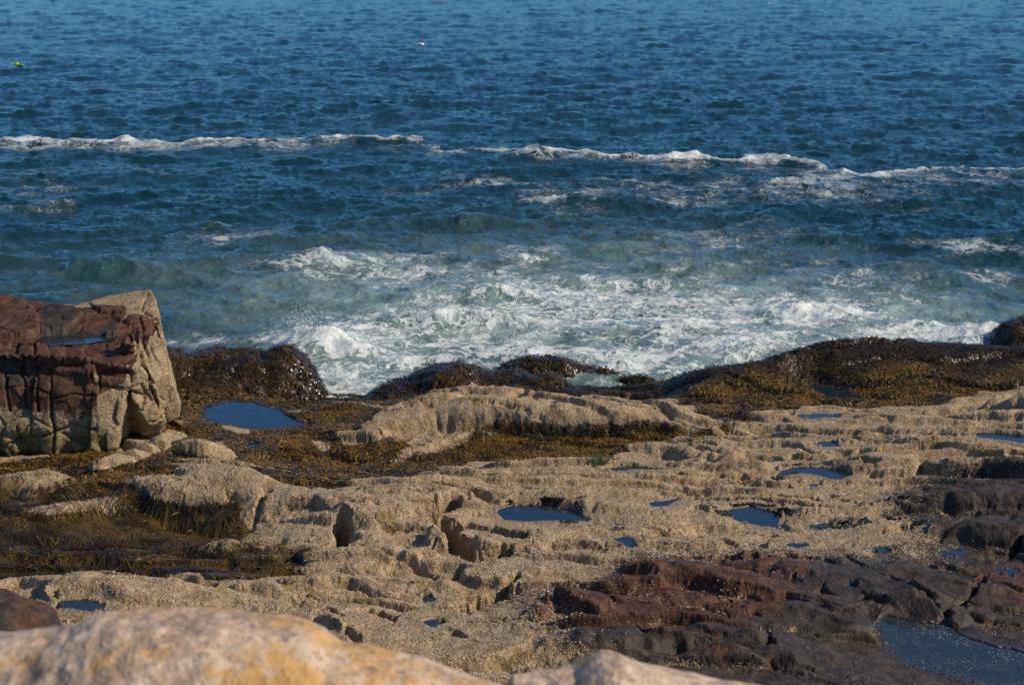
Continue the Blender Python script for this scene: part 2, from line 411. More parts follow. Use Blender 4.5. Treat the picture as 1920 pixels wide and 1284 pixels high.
def seg_dist(pts, x, y, vals=None):
    """distance to a polyline, signed side (+ = far side when drawn left to right), interpolated value"""
    best = np.full(x.shape, 1e9, np.float32); side = np.zeros(x.shape, np.float32); val = np.zeros(x.shape, np.float32)
    for i in range(len(pts) - 1):
        ax, ay = pts[i][:2]; bx, by = pts[i + 1][:2]
        ex, ey = bx - ax, by - ay; L2 = ex * ex + ey * ey + 1e-9
        t = np.clip(((x - ax) * ex + (y - ay) * ey) / L2, 0, 1)
        d = np.hypot(x - ax - t * ex, y - ay - t * ey)
        m = d < best; best = np.where(m, d, best)
        side = np.where(m, np.sign(ex * (y - ay) - ey * (x - ax)), side)
        if vals is not None: val = np.where(m, vals[i] + t * (vals[i + 1] - vals[i]), val)
    return best, side, val
def window(pts, m):
    p = np.asarray(pts); a = max(int((p[:, 0].min() - m - GX0) / GS), 0); b = min(int((p[:, 0].max() + m - GX0) / GS) + 1, NX)
    c = max(int((p[:, 1].min() - m - GY0) / GS), 0); d = min(int((p[:, 1].max() + m - GY0) / GS) + 1, NY)
    return slice(c, max(d, c + 1)), slice(a, max(b, a + 1))
WX = (fb2(GXX, GYY, .9, 3, 4) * .22).astype(np.float32); WY = (fb2(GXX, GYY, .9, 41, 4) * .22).astype(np.float32)
wx2 = fb2(GXX, GYY, 4.5, 23, 3) * .05; wy2 = fb2(GXX, GYY, 4.5, 61, 3) * .05

# ---- general relief: rounded loaves parted by creases, long axis left to right, swinging down to the right
ang = R(-12) + R(22) * ss(0, 9, GXX) * ss(23, 15, GYY) * -1 + .35 * n2(GXX, GYY, .25, 77)
ca, sa = np.cos(ang), np.sin(ang)
def aniso(sx, sy, seed, warp=1.0):
    x = GXX + WX * warp * 1.3 + wx2; y = GYY + WY * warp * 1.3 + wy2
    # rotate about a slowly varying strike (evaluated with a fixed angle to keep the field continuous)
    a = R(-14); u = x * math.cos(a) + y * math.sin(a); v = -x * math.sin(a) + y * math.cos(a)
    v = v + .35 * np.sin(u * .35 + seed)
    return np.abs(n2(u * sx, v * sy, 1.0, seed))
l1 = aniso(.24, 1.25, 5, .8); l2 = aniso(.60, 2.7, 9, .7); l3 = aniso(1.7, 5.6, 15); lc = aniso(.16, .80, 27, 1.2)
loaf1 = np.minimum(l1 * 2.6, 1) ** .75; loaf2 = np.minimum(l2 * 2.4, 1) ** .6; loaf3 = np.minimum(l3 * 2.4, 1) ** .6
# terraces: steps that face the camera
ty = fb2(GXX * .6 + WX * .5, GYY * 1.0, .33, 50, 2) * 1.2 + (GYY + WY * .8) * 1.15 + GXX * .22
saw = ty - np.floor(ty); terr = ss(0, .08, saw) - saw          # rises quickly, then slopes back
REL = .09 * (loaf1 - .75) + .018 * (loaf2 - .7) * (.4 + ss(-.2, .4, n2(GXX, GYY, .5, 91))) + .006 * (loaf3 - .7) + .125 * (terr - .4)
REL -= .10 * ss(.04, 0, lc)
va = R(-13); vu = (GXX + WX * .8 + wx2) * math.cos(va) + (GYY + WY * .8 + wy2) * math.sin(va); vv_ = -(GXX + WX * .8) * math.sin(va) + (GYY + WY * .8 + wy2) * math.cos(va)
q1, q2, qx_, qy_, h1, h2, h3 = vor2(vu * .42, vv_ * 1.15, 3)
PLATE = .10 * (h1 - .5) - .10 * qy_ * (h2 - .25) - .07 * qx_ * (h3 - .5) - .05 * ss(.05, 0, q2 - q1)
q1, q2, qx_, qy_, h1, h2, h3 = vor2(vu * 1.15 + 9, vv_ * 2.6, 8)
PLATE2 = .035 * (h1 - .5) - .05 * qy_ * (h2 - .3) - .03 * qx_ * (h3 - .5) - .02 * ss(.07, 0, q2 - q1)
PLATE = blur(PLATE.astype(np.float32), 1); PLATE2 = blur(PLATE2.astype(np.float32), 1)
REL += .55 * PLATE + .35 * PLATE2
REL += .025 * fb2(GXX, GYY, 1.6, 90, 5)
amp = np.ones_like(MACRO)
H = MACRO.copy()
smooth_zone = np.zeros_like(MACRO)

def ridge(pts, near, far, power=2.2, rough=.5, cap=None):
    """loaf shaped ridge; near/far are the half widths on the camera side and the sea side (m)"""
    global H, amp
    p = at_rel(pts); m = max(near, far) + .5; W = window(p, m)
    x = GXX[W] + WX[W] * rough + wx2[W] * rough; y = GYY[W] + WY[W] * rough + wy2[W] * rough
    d, s, v = seg_dist(p, x, y, p[:, 2])
    wd = np.where(s > 0, far, near); q = np.clip(1 - (d / wd) ** power, 0, 1) ** (1 / power)
    H[W] = np.maximum(H[W], MACRO[W] + v * q * 1.0 + np.where(q > 0, 0, -9))
    return p
def pit(pts, width, depth, soft=.5, rough=.6):
    global H
    p = pline(pts); W = window(p, width + .4)
    x = GXX[W] + WX[W] * rough + wx2[W]; y = GYY[W] + WY[W] * rough + wy2[W]
    d, s, v = seg_dist(p, x, y); d = d + .35 * width * n2(GXX[W], GYY[W], 7, 88) + .2 * width * n2(GXX[W], GYY[W], 17, 89)
    H[W] -= depth * ss(1, soft, d / width) * (1 + .35 * n2(GXX[W], GYY[W], 3, 87))

# ------------------------------------------------------------------ SHELF: named ridges, pits, cracks
WEEDY = np.zeros_like(MACRO)
def poly_mask(poly, warp=1.0, Hm=None, world=None):
    p = pline(poly, Hm) if world is None else world
    W = window(p, .8); x = GXX[W] + WX[W] * warp + wx2[W] * warp; y = GYY[W] + WY[W] * warp + wy2[W] * warp
    if world is not None: x = x + .10 * n2(GXX[W], GYY[W], 5, 3) + .05 * n2(GXX[W], GYY[W], 13, 13); y = y + .06 * n2(GXX[W], GYY[W], 5, 23) + .03 * n2(GXX[W], GYY[W], 13, 33)
    ins = np.zeros(x.shape, bool); n = len(p)
    for i in range(n):
        ax, ay = p[i]; bx, by = p[(i + 1) % n]
        if ay == by: continue
        c = ((ay > y) != (by > y)) & (x < (bx - ax) * (y - ay) / (by - ay) + ax)
        ins ^= c
    out = np.zeros_like(MACRO); out[W] = ins
    return out
POLY_WEED = [
 [(310,735),(420,738),(530,748),(700,745),(760,735),(1060,725),(1200,735),(1200,715),(1260,695),(1400,672),(1500,645),(1560,625),(1750,625),(2000,640),(2000,720),(1880,728),(1850,728),(1800,752),(1740,768),(1560,762),(1440,772),(1380,800),(1290,832),(1200,850),(1130,862),(1000,862),(900,868),(780,893),(650,905),(560,928),(520,910),(450,875),(360,870),(300,800)],
 [(-300,860),(200,850),(300,810),(430,800),(450,870),(520,915),(455,955),(440,1030),(560,1045),(570,1062),(480,1085),(400,1086),(300,1078),(180,1078),(60,1092),(-300,1100)],
]
POLY_TAN = [  # barnacle crust standing clear of the weed
 [(640,842),(632,802),(740,792),(757,768),(800,742),(850,729),(930,730),(1000,740),(1100,742),(1180,745),(1260,752),(1345,785),(1350,800),(1280,795),(1200,792),(1130,788),(1060,792),(1000,790),(940,800),(905,815),(870,840),(800,850),(740,828),(690,826)],
 [(195,870),(205,850),(270,822),(335,795),(350,803),(300,835),(240,862)],
 [(362,822),(420,822),(425,840),(408,866),(372,850)],
 [(250,905),(330,890),(360,868),(440,870),(470,890),(522,925),(470,935),(440,948),(350,945),(290,925)],
 [(0,895),(70,888),(120,905),(90,925),(30,935),(0,925)],[(130,930),(200,922),(225,945),(190,960),(130,955)],
 [(165,945),(215,925),(225,950),(200,975)],
 [(380,1020),(440,1018),(450,1035),(400,1040)],[(1130,855),(1230,835),(1260,845),(1200,860)],[(1200,838),(1290,800),(1320,805),(1260,840)],
 [(590,825),(620,822),(622,845),(600,848)],[(1850,735),(1920,720),(1990,720),(1990,770),(1800,770),(1800,752)],
 [(425,790),(470,800),(460,812),(420,800)],[(765,830),(790,830),(785,850),(765,848)],[(745,845),(775,845),(765,862),(745,860)],
]
POLY_RED = [(960,1150),(1000,1110),(1110,1085),(1180,1060),(1200,1030),(1300,1028),(1420,1040),(1530,1050),(1510,1100),(1480,1130),(1430,1165),(1240,1190),(1150,1215),(1020,1195),(960,1170)]
POLY_DARK = [[(1480,1130),(1510,1050),(1600,1032),(1760,1055),(1860,1040),(1960,1000),(2100,1000),(2100,1300),(1150,1300),(1090,1250),(1120,1205),(1190,1178),(1430,1150)],
 [(1630,935),(1720,903),(1800,890),(2100,880),(2100,1080),(1900,1075),(1800,1050),(1735,1020),(1700,990),(1740,965),(1640,955)]]
POLY_RED2 = [[(1830,1050),(1920,1040),(2050,1050),(2050,1130),(1900,1140),(1860,1120)],[(1780,1190),(1860,1195),(2050,1220),(2050,1250),(1900,1230),(1800,1210)],[(1280,1180),(1400,1200),(1420,1250),(1290,1230)],
 [(1120,1040),(1220,1020),(1250,1050),(1150,1070)],[(650,1010),(700,1005),(700,1015)],[(900,1020),(1100,1010),(1150,1035),(1000,1040)],[(940,1150),(1060,1140),(1060,1165),(980,1170)]]

ridge([(655,802,.16),(700,797,.24),(755,775,.30),(815,748,.42),(870,738,.50),(940,744,.46),(1010,752,.42),(1100,757,.40),(1180,760,.36),(1250,768,.28),(1330,792,.12)], .26, .60, 2.4)
ridge([(600,775,.05),(640,758,.10),(700,764,.06)], .3, .3)
ridge([(195,862,.14),(262,836,.22),(335,802,.16)], .16, .2)
ridge([(372,828,.26),(415,830,.26)], .20, .22, 3)
ridge([(255,912,.12),(330,905,.18),(400,918,.16)], .22, .35)
ridge([(370,880,.16),(440,885,.22),(515,928,.12)], .22, .4)
ridge([(0,900,.14),(70,895,.18),(110,910,.12)], .25, .3)
ridge([(0,945,.06),(90,955,.10),(150,948,.12),(215,930,.14),(240,935,.06)], .16, .25)
ridge([(130,1000,.04),(300,1010,.08),(440,1025,.12),(470,1030,.05)], .2, .3)
ridge([(-40,1045,.05),(120,1035,.09),(260,1045,.06)], .22, .4)
ridge([(60,1100,.05),(180,1087,.16),(330,1082,.20),(420,1090,.16),(490,1104,.08)], .55, .14, 2.6)
ridge([(465,968,.08),(540,940,.15),(640,945,.15)], .30, .5, 3)
ridge([(665,955,.10),(750,940,.15),(838,935,.15)], .34, .5, 3)
ridge([(840,990,.16),(900,980,.22),(985,1000,.12)], .30, .3, 3)
ridge([(480,1042,.10),(600,1035,.16),(750,1040,.10)], .25, .4)
ridge([(500,1090,.10),(640,1080,.14),(800,1090,.08)], .22, .4)
ridge([(920,1125,.10),(1010,1112,.22),(1090,1125,.12)], .28, .35)
ridge([(1000,1215,.10),(1100,1190,.20),(1220,1200,.12)], .30, .5)
ridge([(640,1175,.08),(760,1180,.18),(900,1195,.18),(1010,1190,.10)], .30, .5)
ridge([(1212,1040,.22),(1270,1038,.24),(1360,1055,.18),(1440,1080,.10)], .35, .14, 2.6)
ridge([(1420,1045,.06),(1540,1042,.18),(1610,1040,.22),(1690,1075,.22),(1770,1120,.12)], .35, .22, 2.4)
ridge([(1190,1195,.06),(1330,1175,.12),(1500,1185,.14),(1620,1195,.14),(1680,1225,.10)], .55, .35, 2.4)
ridge([(1420,870,.12),(1560,852,.20),(1690,850,.24)], .30, .35, 3)
ridge([(1780,852,.26),(1850,848,.28),(1960,850,.28)], .26, .3, 3.2)
ridge([(1530,800,.06),(1640,793,.13),(1780,800,.14),(1900,800,.16)], .12, .40, 3.5)
ridge([(1350,835,.06),(1450,822,.12),(1600,832,.13)], .12, .40, 3.5)
ridge([(1600,925,.08),(1720,930,.14),(1920,925,.16)], .24, .4)
ridge([(1460,955,.04),(1600,960,.14),(1720,962,.18)], .26, .3)
ridge([(1720,985,.08),(1820,965,.2),(1930,975,.2)], .4, .3)
ridge([(1840,760,.10),(1900,745,.26),(2000,745,.3)], .26, .3)
ridge([(1320,715,.12),(1420,690,.10),(1520,660,.10)], .45, .2)
ridge([(1290,880,.06),(1420,872,.12),(1500,880,.10)], .12, .4, 3.5)
ridge([(1400,775,.05),(1560,770,.12),(1720,772,.14),(1920,776,.12)], .11, .3, 3.5)
ridge([(1250,862,.05),(1380,845,.12),(1470,850,.10)], .12, .35, 3.5)
ridge([(1650,815,.06),(1760,818,.13),(1880,838,.10)], .11, .35, 3.5)
ridge([(1330,915,.05),(1430,925,.10),(1560,938,.10),(1680,945,.05)], .10, .35, 3.5)
ridge([(1230,925,.04),(1330,945,.09),(1420,940,.05)], .10, .3, 3.5)
ridge([(620,915,.05),(720,905,.10),(830,912,.08)], .12, .35, 3)
ridge([(860,880,.05),(960,865,.12),(1080,862,.12),(1150,868,.06)], .3, .25)
ridge([(680,895,.05),(760,888,.08),(860,885,.08)], .3, .2)

zw = np.zeros_like(MACRO)
for p in POLY_WEED: zw = np.maximum(zw, poly_mask(p, .6))
zt = np.zeros_like(MACRO)
for p in POLY_TAN: zt = np.maximum(zt, poly_mask(p, .45, H))
zr = poly_mask(POLY_RED, .8); zd = np.zeros_like(MACRO)
for p in POLY_RED2: zr = np.maximum(zr, poly_mask(p, .8))
for p in POLY_DARK: zd = np.maximum(zd, poly_mask(p, .8))
zw = np.maximum(zw, (GYY + WY > 26.0 - .0 * GXX) * 1.0) 
zw = np.maximum(zw, ((GYY + WY > 24.9) & (GXX > 4.0)) * 1.0)
zw = zw * (1 - zt)
sw = blur(zw, 8); sd = blur(np.maximum(zd, 0), 10)
H += REL * (1 - .35 * sw) * (1 - .45 * sd) + (PLATE * .9 + PLATE2 * .8) * np.maximum(sd, blur(zr, 10) * .7)

for p, wd, dp in [
  ([(805,965),(845,945)], .20, .55), ([(835,985),(850,1030),(900,1050),(955,1035)], .20, .50), ([(890,985),(925,990),(962,1003)], .17, .48),
  ([(865,1140),(905,1128),(935,1112)], .26, .60), ([(820,1085),(860,1075)], .10, .22), ([(640,985),(655,1005),(635,1030)], .14, .45),
  ([(1185,1062),(1200,1048)], .10, .16), ([(1568,868),(1590,878),(1625,885)], .14, .26), ([(1738,868),(1790,872)], .16, .30), ([(1860,868),(1890,872)], .13, .28),
  ([(1630,950),(1700,950)], .10, .20), ([(1665,995),(1720,990)], .12, .18), ([(500,945),(470,990)], .06, .1), ([(1010,1135),(1060,1148),(1110,1160)], .08, .14),
  ([(540,1055),(560,1062)], .10, .16), ([(1330,895),(1420,905)], .05, .10), ([(310,985),(330,992)], .10, .16), ([(1440,935),(1600,945)], .05, .08), ([(700,1145),(830,1190),(880,1215)], .06, .16),
  ([(930,1098),(960,1085)], .07, .2), ([(1000,1180),(900,1170),(760,1165)], .05, .10), ([(1330,1010),(1370,1020)], .06, .10)]:
    pit(p, wd, dp)
for p, wd, dp in [([(1930,1005),(1890,1035),(1850,1070),(1800,1122),(1762,1172)], .045, .16), ([(1712,1238),(1690,1262),(1650,1300)], .04, .14),
  ([(1590,1040),(1650,1085),(1740,1135)], .05, .10), ([(1620,1120),(1690,1110),(1780,1160)], .03, .05), ([(1430,1180),(1445,1210),(1490,1235)], .03, .05),
  ([(600,1040),(760,1060),(860,1080)], .04, .10), ([(500,1100),(640,1110),(760,1100)], .03, .06), ([(1100,1120),(1300,1150),(1420,1150)], .05, .08), ([(1480,1260),(1560,1270),(1640,1265)], .03, .05)]:
    pit(p, wd, dp, .1, .35)

# shallow steps in the bare dark rock (layered sheets)
st = (GYY + WY * 1.6 + .35 * GXX) * 2.4; sw2 = st - np.floor(st)
H += sd * .025 * (ss(0, .10, sw2) - sw2 - .3)

# ------------------------------------------------------------------ tide pools
POOLS = [
 ('blue pool framed by golden seaweed beside the big red outcrop', [(385,768),(400,757),(440,753),(480,757),(520,770),(545,785),(572,798),(520,804),(470,804),(440,797),(395,790)]),
 ('narrow slanting pool in the dark weed of the seaward hump', [(1502,722),(1530,721),(1570,728),(1617,744),(1570,746),(1545,738)]),
 ('thin pool edged with bright green algae', [(1120,881),(1160,875),(1220,878),(1285,876),(1260,881),(1180,884),(1140,886)]),
 ('oval pool ringed with black mussels in the barnacle crust', [(940,953),(970,944),(1030,948),(1075,958),(1095,970),(1130,980),(1080,979),(1040,979),(990,979),(955,975)]),
 ('pool with a small barnacle islet beneath the rounded boulders', [(1440,897),(1470,876),(1540,872),(1598,893),(1555,899),(1500,886),(1470,893)]),
 ('broken pool choked with mussels in a barnacle hollow', [(1370,958),(1410,950),(1478,968),(1455,978),(1470,990),(1400,980)]),
 ('little pool just seaward of the reddish rock on the barnacle slope', [(1505,980),(1552,981),(1545,993),(1512,989)]),
 ('small pool touching the tip of the red rock', [(1152,1013),(1175,1009),(1208,1025),(1180,1031)]),
 ('large cloudy pool with pale specks among the dark rocks', [(1632,1155),(1700,1160),(1760,1172),(1830,1205),(1940,1232),(2050,1250),(2050,1290),(1780,1278),(1712,1245),(1680,1215),(1655,1185)]),
 ('small pool beside the deep hole in the barnacle crust', [(780,1114),(810,1108),(832,1122),(800,1130)]),
 ('pool behind the lichened boulder beside the dark red slab', [(105,1120),(180,1122),(222,1135),(170,1145),(130,1138)]),
 ('tiny grey pool under the long barnacle ridge', [(783,1165),(812,1162),(815,1176),(795,1180)]),
 ('thin dark pool behind the long barnacle ribs', [(1480,777),(1570,776),(1575,784),(1500,786)]),
 ('sliver of water between the barnacle ribs', [(1515,826),(1570,828),(1585,836),(1545,838)]),
 ('pool at the foot of the far barnacle ridge, reaching toward dark rock', [(1800,810),(1860,812),(1960,822),(1930,832),(1840,822)]),
 ('round puddle just below the islet pool', [(1508,906),(1552,903),(1530,915)]),
 ('two-lobed puddle in the pale barnacle slope', [(1210,944),(1250,935),(1275,935),(1240,948),(1215,950)]),
 ('little blue puddle in the golden weed', [(462,833),(492,831),(486,840),(470,840)]),
 ('shallow puddle on the dark red slope', [(1488,1076),(1512,1078),(1510,1092),(1495,1090)]),
 ('round puddle on the brown slab', [(1578,1094),(1602,1095),(1600,1105),(1582,1104)]),
 ('pale puddle beside the white-shelled crack', [(1630,1020),(1668,1026),(1668,1040),(1640,1040)]),
 ('puddle at the end of the long rock crack', [(1868,1062),(1920,1070),(1915,1084),(1880,1078)]),
 ('sheet of shallow water on the ledge', [(1760,1035),(1800,1036),(1805,1046),(1770,1046)]),
 ('puddle on the barnacle step', [(1465,1016),(1512,1020),(1510,1028),(1475,1026)]),
]
pools = []
wet = np.zeros_like(MACRO); nopool = np.ones_like(MACRO)
HL = blur(H, 8)
for lab, poly in POOLS:
    a = np.array(poly, float); cx_, cy_ = a.mean(0)
    _, _, z0 = hit(HL, a[:, 0], a[:, 1]); L = float(np.percentile(z0, 35)) - .015
    x, y = at_z(a[:, 0], a[:, 1], L); wp = np.c_[x, y]
    m = poly_mask(None, .5, world=wp); sm = blur(m, 2)
    near = blur(m, 7)
    big = 'large cloudy' in lab
    H = np.where(sm > .5, np.minimum(H, L - .07 * ss(.5, .9, sm) - .01), np.where(near > .02, np.maximum(np.minimum(H, L + .03 + (1 - ss(.02, .5, near)) * .35 + .2 * (1 - ss(0, .2, near))), L + .012), H))
    Wd = window(wp, 1.3); dd_, _, _ = seg_dist(np.vstack([wp, wp[:1]]), GXX[Wd], GYY[Wd]); out_ = m[Wd] < .5
    front = GYY[Wd] < np.interp(GXX[Wd], np.sort(wp[:, 0]), np.full(len(wp), wp[:, 1].mean()))
    lim = L + .015 + np.where(front, .16, .9) * np.maximum(dd_ - .03, 0) + .03 * n2(GXX[Wd], GYY[Wd], 2.5, 4) * ss(.05, .3, dd_)
    H[Wd] = np.where(out_ & (dd_ < (1.2 if len(wp) else 0)), np.minimum(H[Wd], np.maximum(lim, L + .012)), H[Wd])
    wet = np.maximum(wet, np.clip(blur(m, 8) * 1.6, 0, 1)); pools.append((lab, wp, L, big))
# mussel islets in two pools, weed rafts in the first
H = H.astype(np.float32)

# local height above surroundings
HP = H - blur(H, 18)
weed = blur(zw, 3) + .35 * ss(.01, -.08, HP) * blur(zw, 25) + .28 * ss(.02, -.1, HP) * ss(1.0, .6, MACRO)
weed = np.clip(weed - .55 * ss(.02, .07, HP) * ss(25.2, 24.2, GYY) * (GXX < 2) - .25 * ss(.02, .09, HP) * (1 - ss(.8, 1, blur(zw, 30))), 0, 1)
red = blur(zr, 10); dark = blur(zd, 8)
barn = np.clip(1 - blur(np.maximum(zr * .80, zd), 24) * 1.05 - .18 * ss(.02, .10, HP) * ss(1.15, 1.3, MACRO), 0, 1)
barn = np.maximum(barn, .30 * ss(.0, -.06, HP))
redf = np.clip(.55 + .5 * red - .50 * blur(zd, 20), 0, 1)
seaw = ss(.45, .05, MACRO)

# ------------------------------------------------------------------ shelf mesh: columns fan out from the viewpoint, rows follow the profile so steep faces stay well sampled
def fan_mesh(nc, nr, a0, a1, r0, r1):
    th = np.linspace(R(a0), R(a1), nc); rr = np.linspace(r0, r1, 1500)
    X = np.sin(th)[None] * rr[:, None]; Y = np.cos(th)[None] * rr[:, None]
    Z = bil(H, X, Y)
    dr = rr[1] - rr[0]; dh = np.abs(np.diff(Z, axis=0)); dh = np.minimum(dh, .2)
    k = 26      # row spacing varies gently from column to column
    for _ in range(3):
        c = np.cumsum(np.pad(dh, ((0, 0), (k + 1, k)), mode='edge'), 1); dh = (c[:, 2 * k + 1:] - c[:, :-2 * k - 1]) / (2 * k + 1)
    ds = (.40 * dr + dh) / rr[1:, None]
    ds = ds / (1 + 3 * ss(29, 31, rr[1:, None]))
    S = np.vstack([np.zeros(nc), np.cumsum(ds, 0)])
    out = np.empty((nr, nc))
    for j in range(nc): out[:, j] = np.interp(np.linspace(0, S[-1, j], nr), S[:, j], rr)
    return np.sin(th)[None] * out, np.cos(th)[None] * out
NC, NR = 1350, 900
FX, FY = fan_mesh(NC, NR, -23.5, 23.5, 12.4, 32.0)
FX, FY = FX.ravel(), FY.ravel()
FZ = bil(H, FX, FY)
Pv = np.c_[FX, FY, FZ]
nm = normals(Pv, NR, NC)
S = {k: np.clip(bil(v, FX, FY), 0, 1) for k, v in dict(weed=weed, barn=barn, red=redf, wet=wet, dark=dark).items()}
d3 = .020 * n3(Pv, 2.6, 1) + .009 * n3(Pv, 6.0, 2) + .007 * n3(Pv, 14, 3) + .006 * n3(Pv, 31, 4)
cr = np.abs(n3(Pv * (1, 1.6, 1.6), 3.4, 7)); d3 -= .022 * ss(.06, 0, cr) * ss(0,.3,n3(Pv, .9, 5)) * (1 - S['weed'])
d3 *= 1 - .9 * ss(.3, .8, S['wet']); d3 *= 1 - .35 * S['dark']
Pv = Pv + nm * d3[:, None]
M_ROCK = coast_rock_material('shore_rock')
me = raw_mesh('rock_shelf', Pv, grid_faces(NR, NC), S)
link('rock_shelf', me, M_ROCK, kind='structure', label='barnacle crusted tan, red and dark rock shelf sloping down to the sea')
print('shelf', time.time() - T0)

# pool water
M_POOL = pool_material('pool_water'); M_POOLS = pool_material('cloudy_pool_water', True)
def disc_mesh(name, wp, z, grow=.09):
    c = wp.mean(0); q = []
    n = len(wp)
    for i in range(n):
        a, b = wp[i], wp[(i + 1) % n]
        for t in (0, .5): q.append(a + (b - a) * t)
    q = np.array(q); v = q - c; L = np.linalg.norm(v, axis=1, keepdims=True); q = c + v * (1 + grow / np.maximum(L, .1))
    import bmesh
    bm = bmesh.new(); f = bm.faces.new([bm.verts.new((a, b, z)) for a, b in q])
    if f.normal.z < 0: f.normal_flip()
    bm.normal_update()
    if f.normal.z < 0: f.normal_flip()
    me = bpy.data.meshes.new(name); bm.to_mesh(me); bm.free(); return me
for lab, wp, L, big in pools:
    link('tide_pool', disc_mesh('tide_pool', wp, L), M_POOLS if big else M_POOL, kind='structure', label=lab, category='tide pool')

# ------------------------------------------------------------------ SEA
def spectrum_tile(N, L, wind, wdir, seed, lmin=.25, spread=2.0, rms=.06, ex=4):
    g = np.random.default_rng(seed); k = np.fft.fftfreq(N, L / N) * math.tau
    kx, ky = np.meshgrid(k, k); kk = np.hypot(kx, ky); kk[0, 0] = 1e9
    Lw = wind ** 2 / 9.81
    cosd = (kx * math.cos(wdir) + ky * math.sin(wdir)) / kk
    P_ = np.exp(-1 / (kk * Lw) ** 2) / kk ** ex * np.abs(cosd) ** spread * np.exp(-(kk * lmin / math.tau) ** 2)
    P_ = P_ * (1 + .15 / (np.abs(cosd) + .3))
    h = np.sqrt(P_) * (g.normal(size=(N, N)) + 1j * g.normal(size=(N, N))); h[0, 0] = 0
    z = np.fft.ifft2(h).real; s = rms / z.std()
    dx = np.fft.ifft2(1j * h * kx / kk).real * s; dy = np.fft.ifft2(1j * h * ky / kk).real * s   # towards the crests: sharp crests, round troughs
    return z * s, dx, dy
def samp(A, x, y, L):
    N = A.shape[0]; fx = (x / L * N); fy = (y / L * N); i = np.floor(fx).astype(int); j = np.floor(fy).astype(int); u = fx - i; v = fy - j
    i %= N; j %= N; i1 = (i + 1) % N; j1 = (j + 1) % N
    return (A[j, i] * (1 - u) + A[j, i1] * u) * (1 - v) + (A[j1, i] * (1 - u) + A[j1, i1] * u) * v
TA = spectrum_tile(1024, 103.0, 3.0, R(-68), 5, .20, 1.3, .048, 3.8)
TB = spectrum_tile(512, 17.0, 1.9, R(-95), 8, .07, .9, .031, 3.5)
TC = spectrum_tile(384, 9.0, 1.05, R(-80), 18, .04, .6, .010, 3.4)
rows_px = np.concatenate([np.arange(905, -20, -1.45), np.linspace(-22, -149.6, 60)])
angs = R(PITCH) + np.arctan((rows_px - 642) / F)
rS = CAM_Z / np.tan(angs)
thS = np.concatenate([np.linspace(-75, -24, 40)[:-1], np.linspace(-24, 24, 1500), np.linspace(24, 75, 40)[1:]]) * math.pi / 180
SR, ST = np.meshgrid(rS, thS, indexing='ij'); nrs, ncs = SR.shape
SX = (np.sin(ST) * SR).ravel(); SY = (np.cos(ST) * SR).ravel(); rf = SR.ravel()
def blob(X, Y, rx, ry, rot=0):
    """soft spot on the sea: photograph point, half sizes in photograph pixels -> world ellipse"""
    x, y = at_z(X, Y); x1, _ = at_z(X + rx, Y); _, y1 = at_z(X, Y - ry); _, y2 = at_z(X, Y + ry)
    ax, ay = abs(x1 - x), max(abs(y1 - y2) / 2, .05)
    u, v = SX - x, SY - y
    if rot: c, s = math.cos(rot), math.sin(rot); u, v = u * c + v * s, -u * s + v * c
    return np.exp(-((u / ax) ** 2 + (v / ay) ** 2))
fxn = fb2(SX, SY, .30, 31, 4); fyn = fb2(SX, SY, .30, 57, 4)
# turbid, aerated water near the rocks
shore = ss(46, 31, rf + fxn * 5)
aer = .36 * shore + .15 * ss(34, 28, rf)
for a in [(950,590,560,100,.75),(1400,610,450,85,.7),(1050,490,500,60,.24),(1750,610,200,40,.4),(620,700,120,50,.5),(560,540,200,50,.2),(1100,440,500,60,.12),(1850,560,200,50,.1)]: aer += a[4] * blob(*a[:4])
for a in [(150,600,260,50,.35),(430,640,120,20,.35),(1750,420,300,50,.2)]: aer -= a[4] * blob(*a[:4])
aer = np.clip(aer * (.8 + .5 * fxn), 0, 1)
# foam density
FO = [ # X, Y, rx, ry, density
 (900,600,190,32,.75),(780,590,120,22,.4),(980,545,120,30,.5),(640,640,90,26,.9),(600,625,50,18,.8),(700,690,120,30,.75),(640,735,90,22,.8),(560,742,40,14,.9),
 (860,655,150,22,.55),(1000,655,40,10,.9),(1110,660,110,20,.6),(1200,690,110,28,.85),(1330,655,150,26,.75),(1310,605,70,16,1.0),(1480,575,130,20,.7),(1520,590,90,16,.6),(1430,640,110,20,.5),
 (1740,628,110,12,1.1),(1840,630,60,10,1.1),(1560,600,160,20,.4),(1250,570,220,30,.4),(1100,600,140,25,.45),(600,480,70,10,.6),(560,500,120,16,.4),(740,480,120,7,.45),(680,520,140,20,.3),
 (990,470,50,9,.6),(800,530,200,30,.25),(480,590,80,20,.1),(450,632,110,7,.5),(340,632,60,5,.5),
 (400,415,60,8,.28),(420,440,90,16,.35),(370,460,60,10,.25),(70,325,50,6,.25),(80,350,140,16,.38),(60,385,90,10,.42),(220,320,200,16,.30),(230,275,260,8,.5),(100,400,160,12,.22),
 (800,355,90,9,.45),(1050,365,110,12,.38),(1020,375,40,5,.4),(950,340,120,8,.3),(1250,345,200,20,.24),(1330,375,150,12,.22),(1450,350,200,20,.18),(1680,370,130,20,.22),(1730,385,90,10,.12),(1560,345,120,14,.22),
 (1850,460,90,12,.62),(1900,465,60,10,.4),(1780,455,60,8,.3),(1170,470,130,14,.3),(1250,440,180,20,.22),(1400,450,200,20,.22),(1100,400,300,20,.18),(1350,500,300,30,.16),(1560,420,160,16,.2),(1700,520,160,20,.12),
 (880,330,160,10,.2),(1000,515,350,30,.22),(1300,540,300,35,.30),(1600,500,250,40,.20),(760,505,200,30,.25),(1650,560,200,25,.25),(1150,560,250,25,.2),(640,330,160,8,.16),(900,380,200,12,.15),(520,440,160,20,.14),(1900,520,80,14,.3),(1500,360,500,40,.12),(1860,340,100,20,.3)]
fo = np.zeros_like(SX)
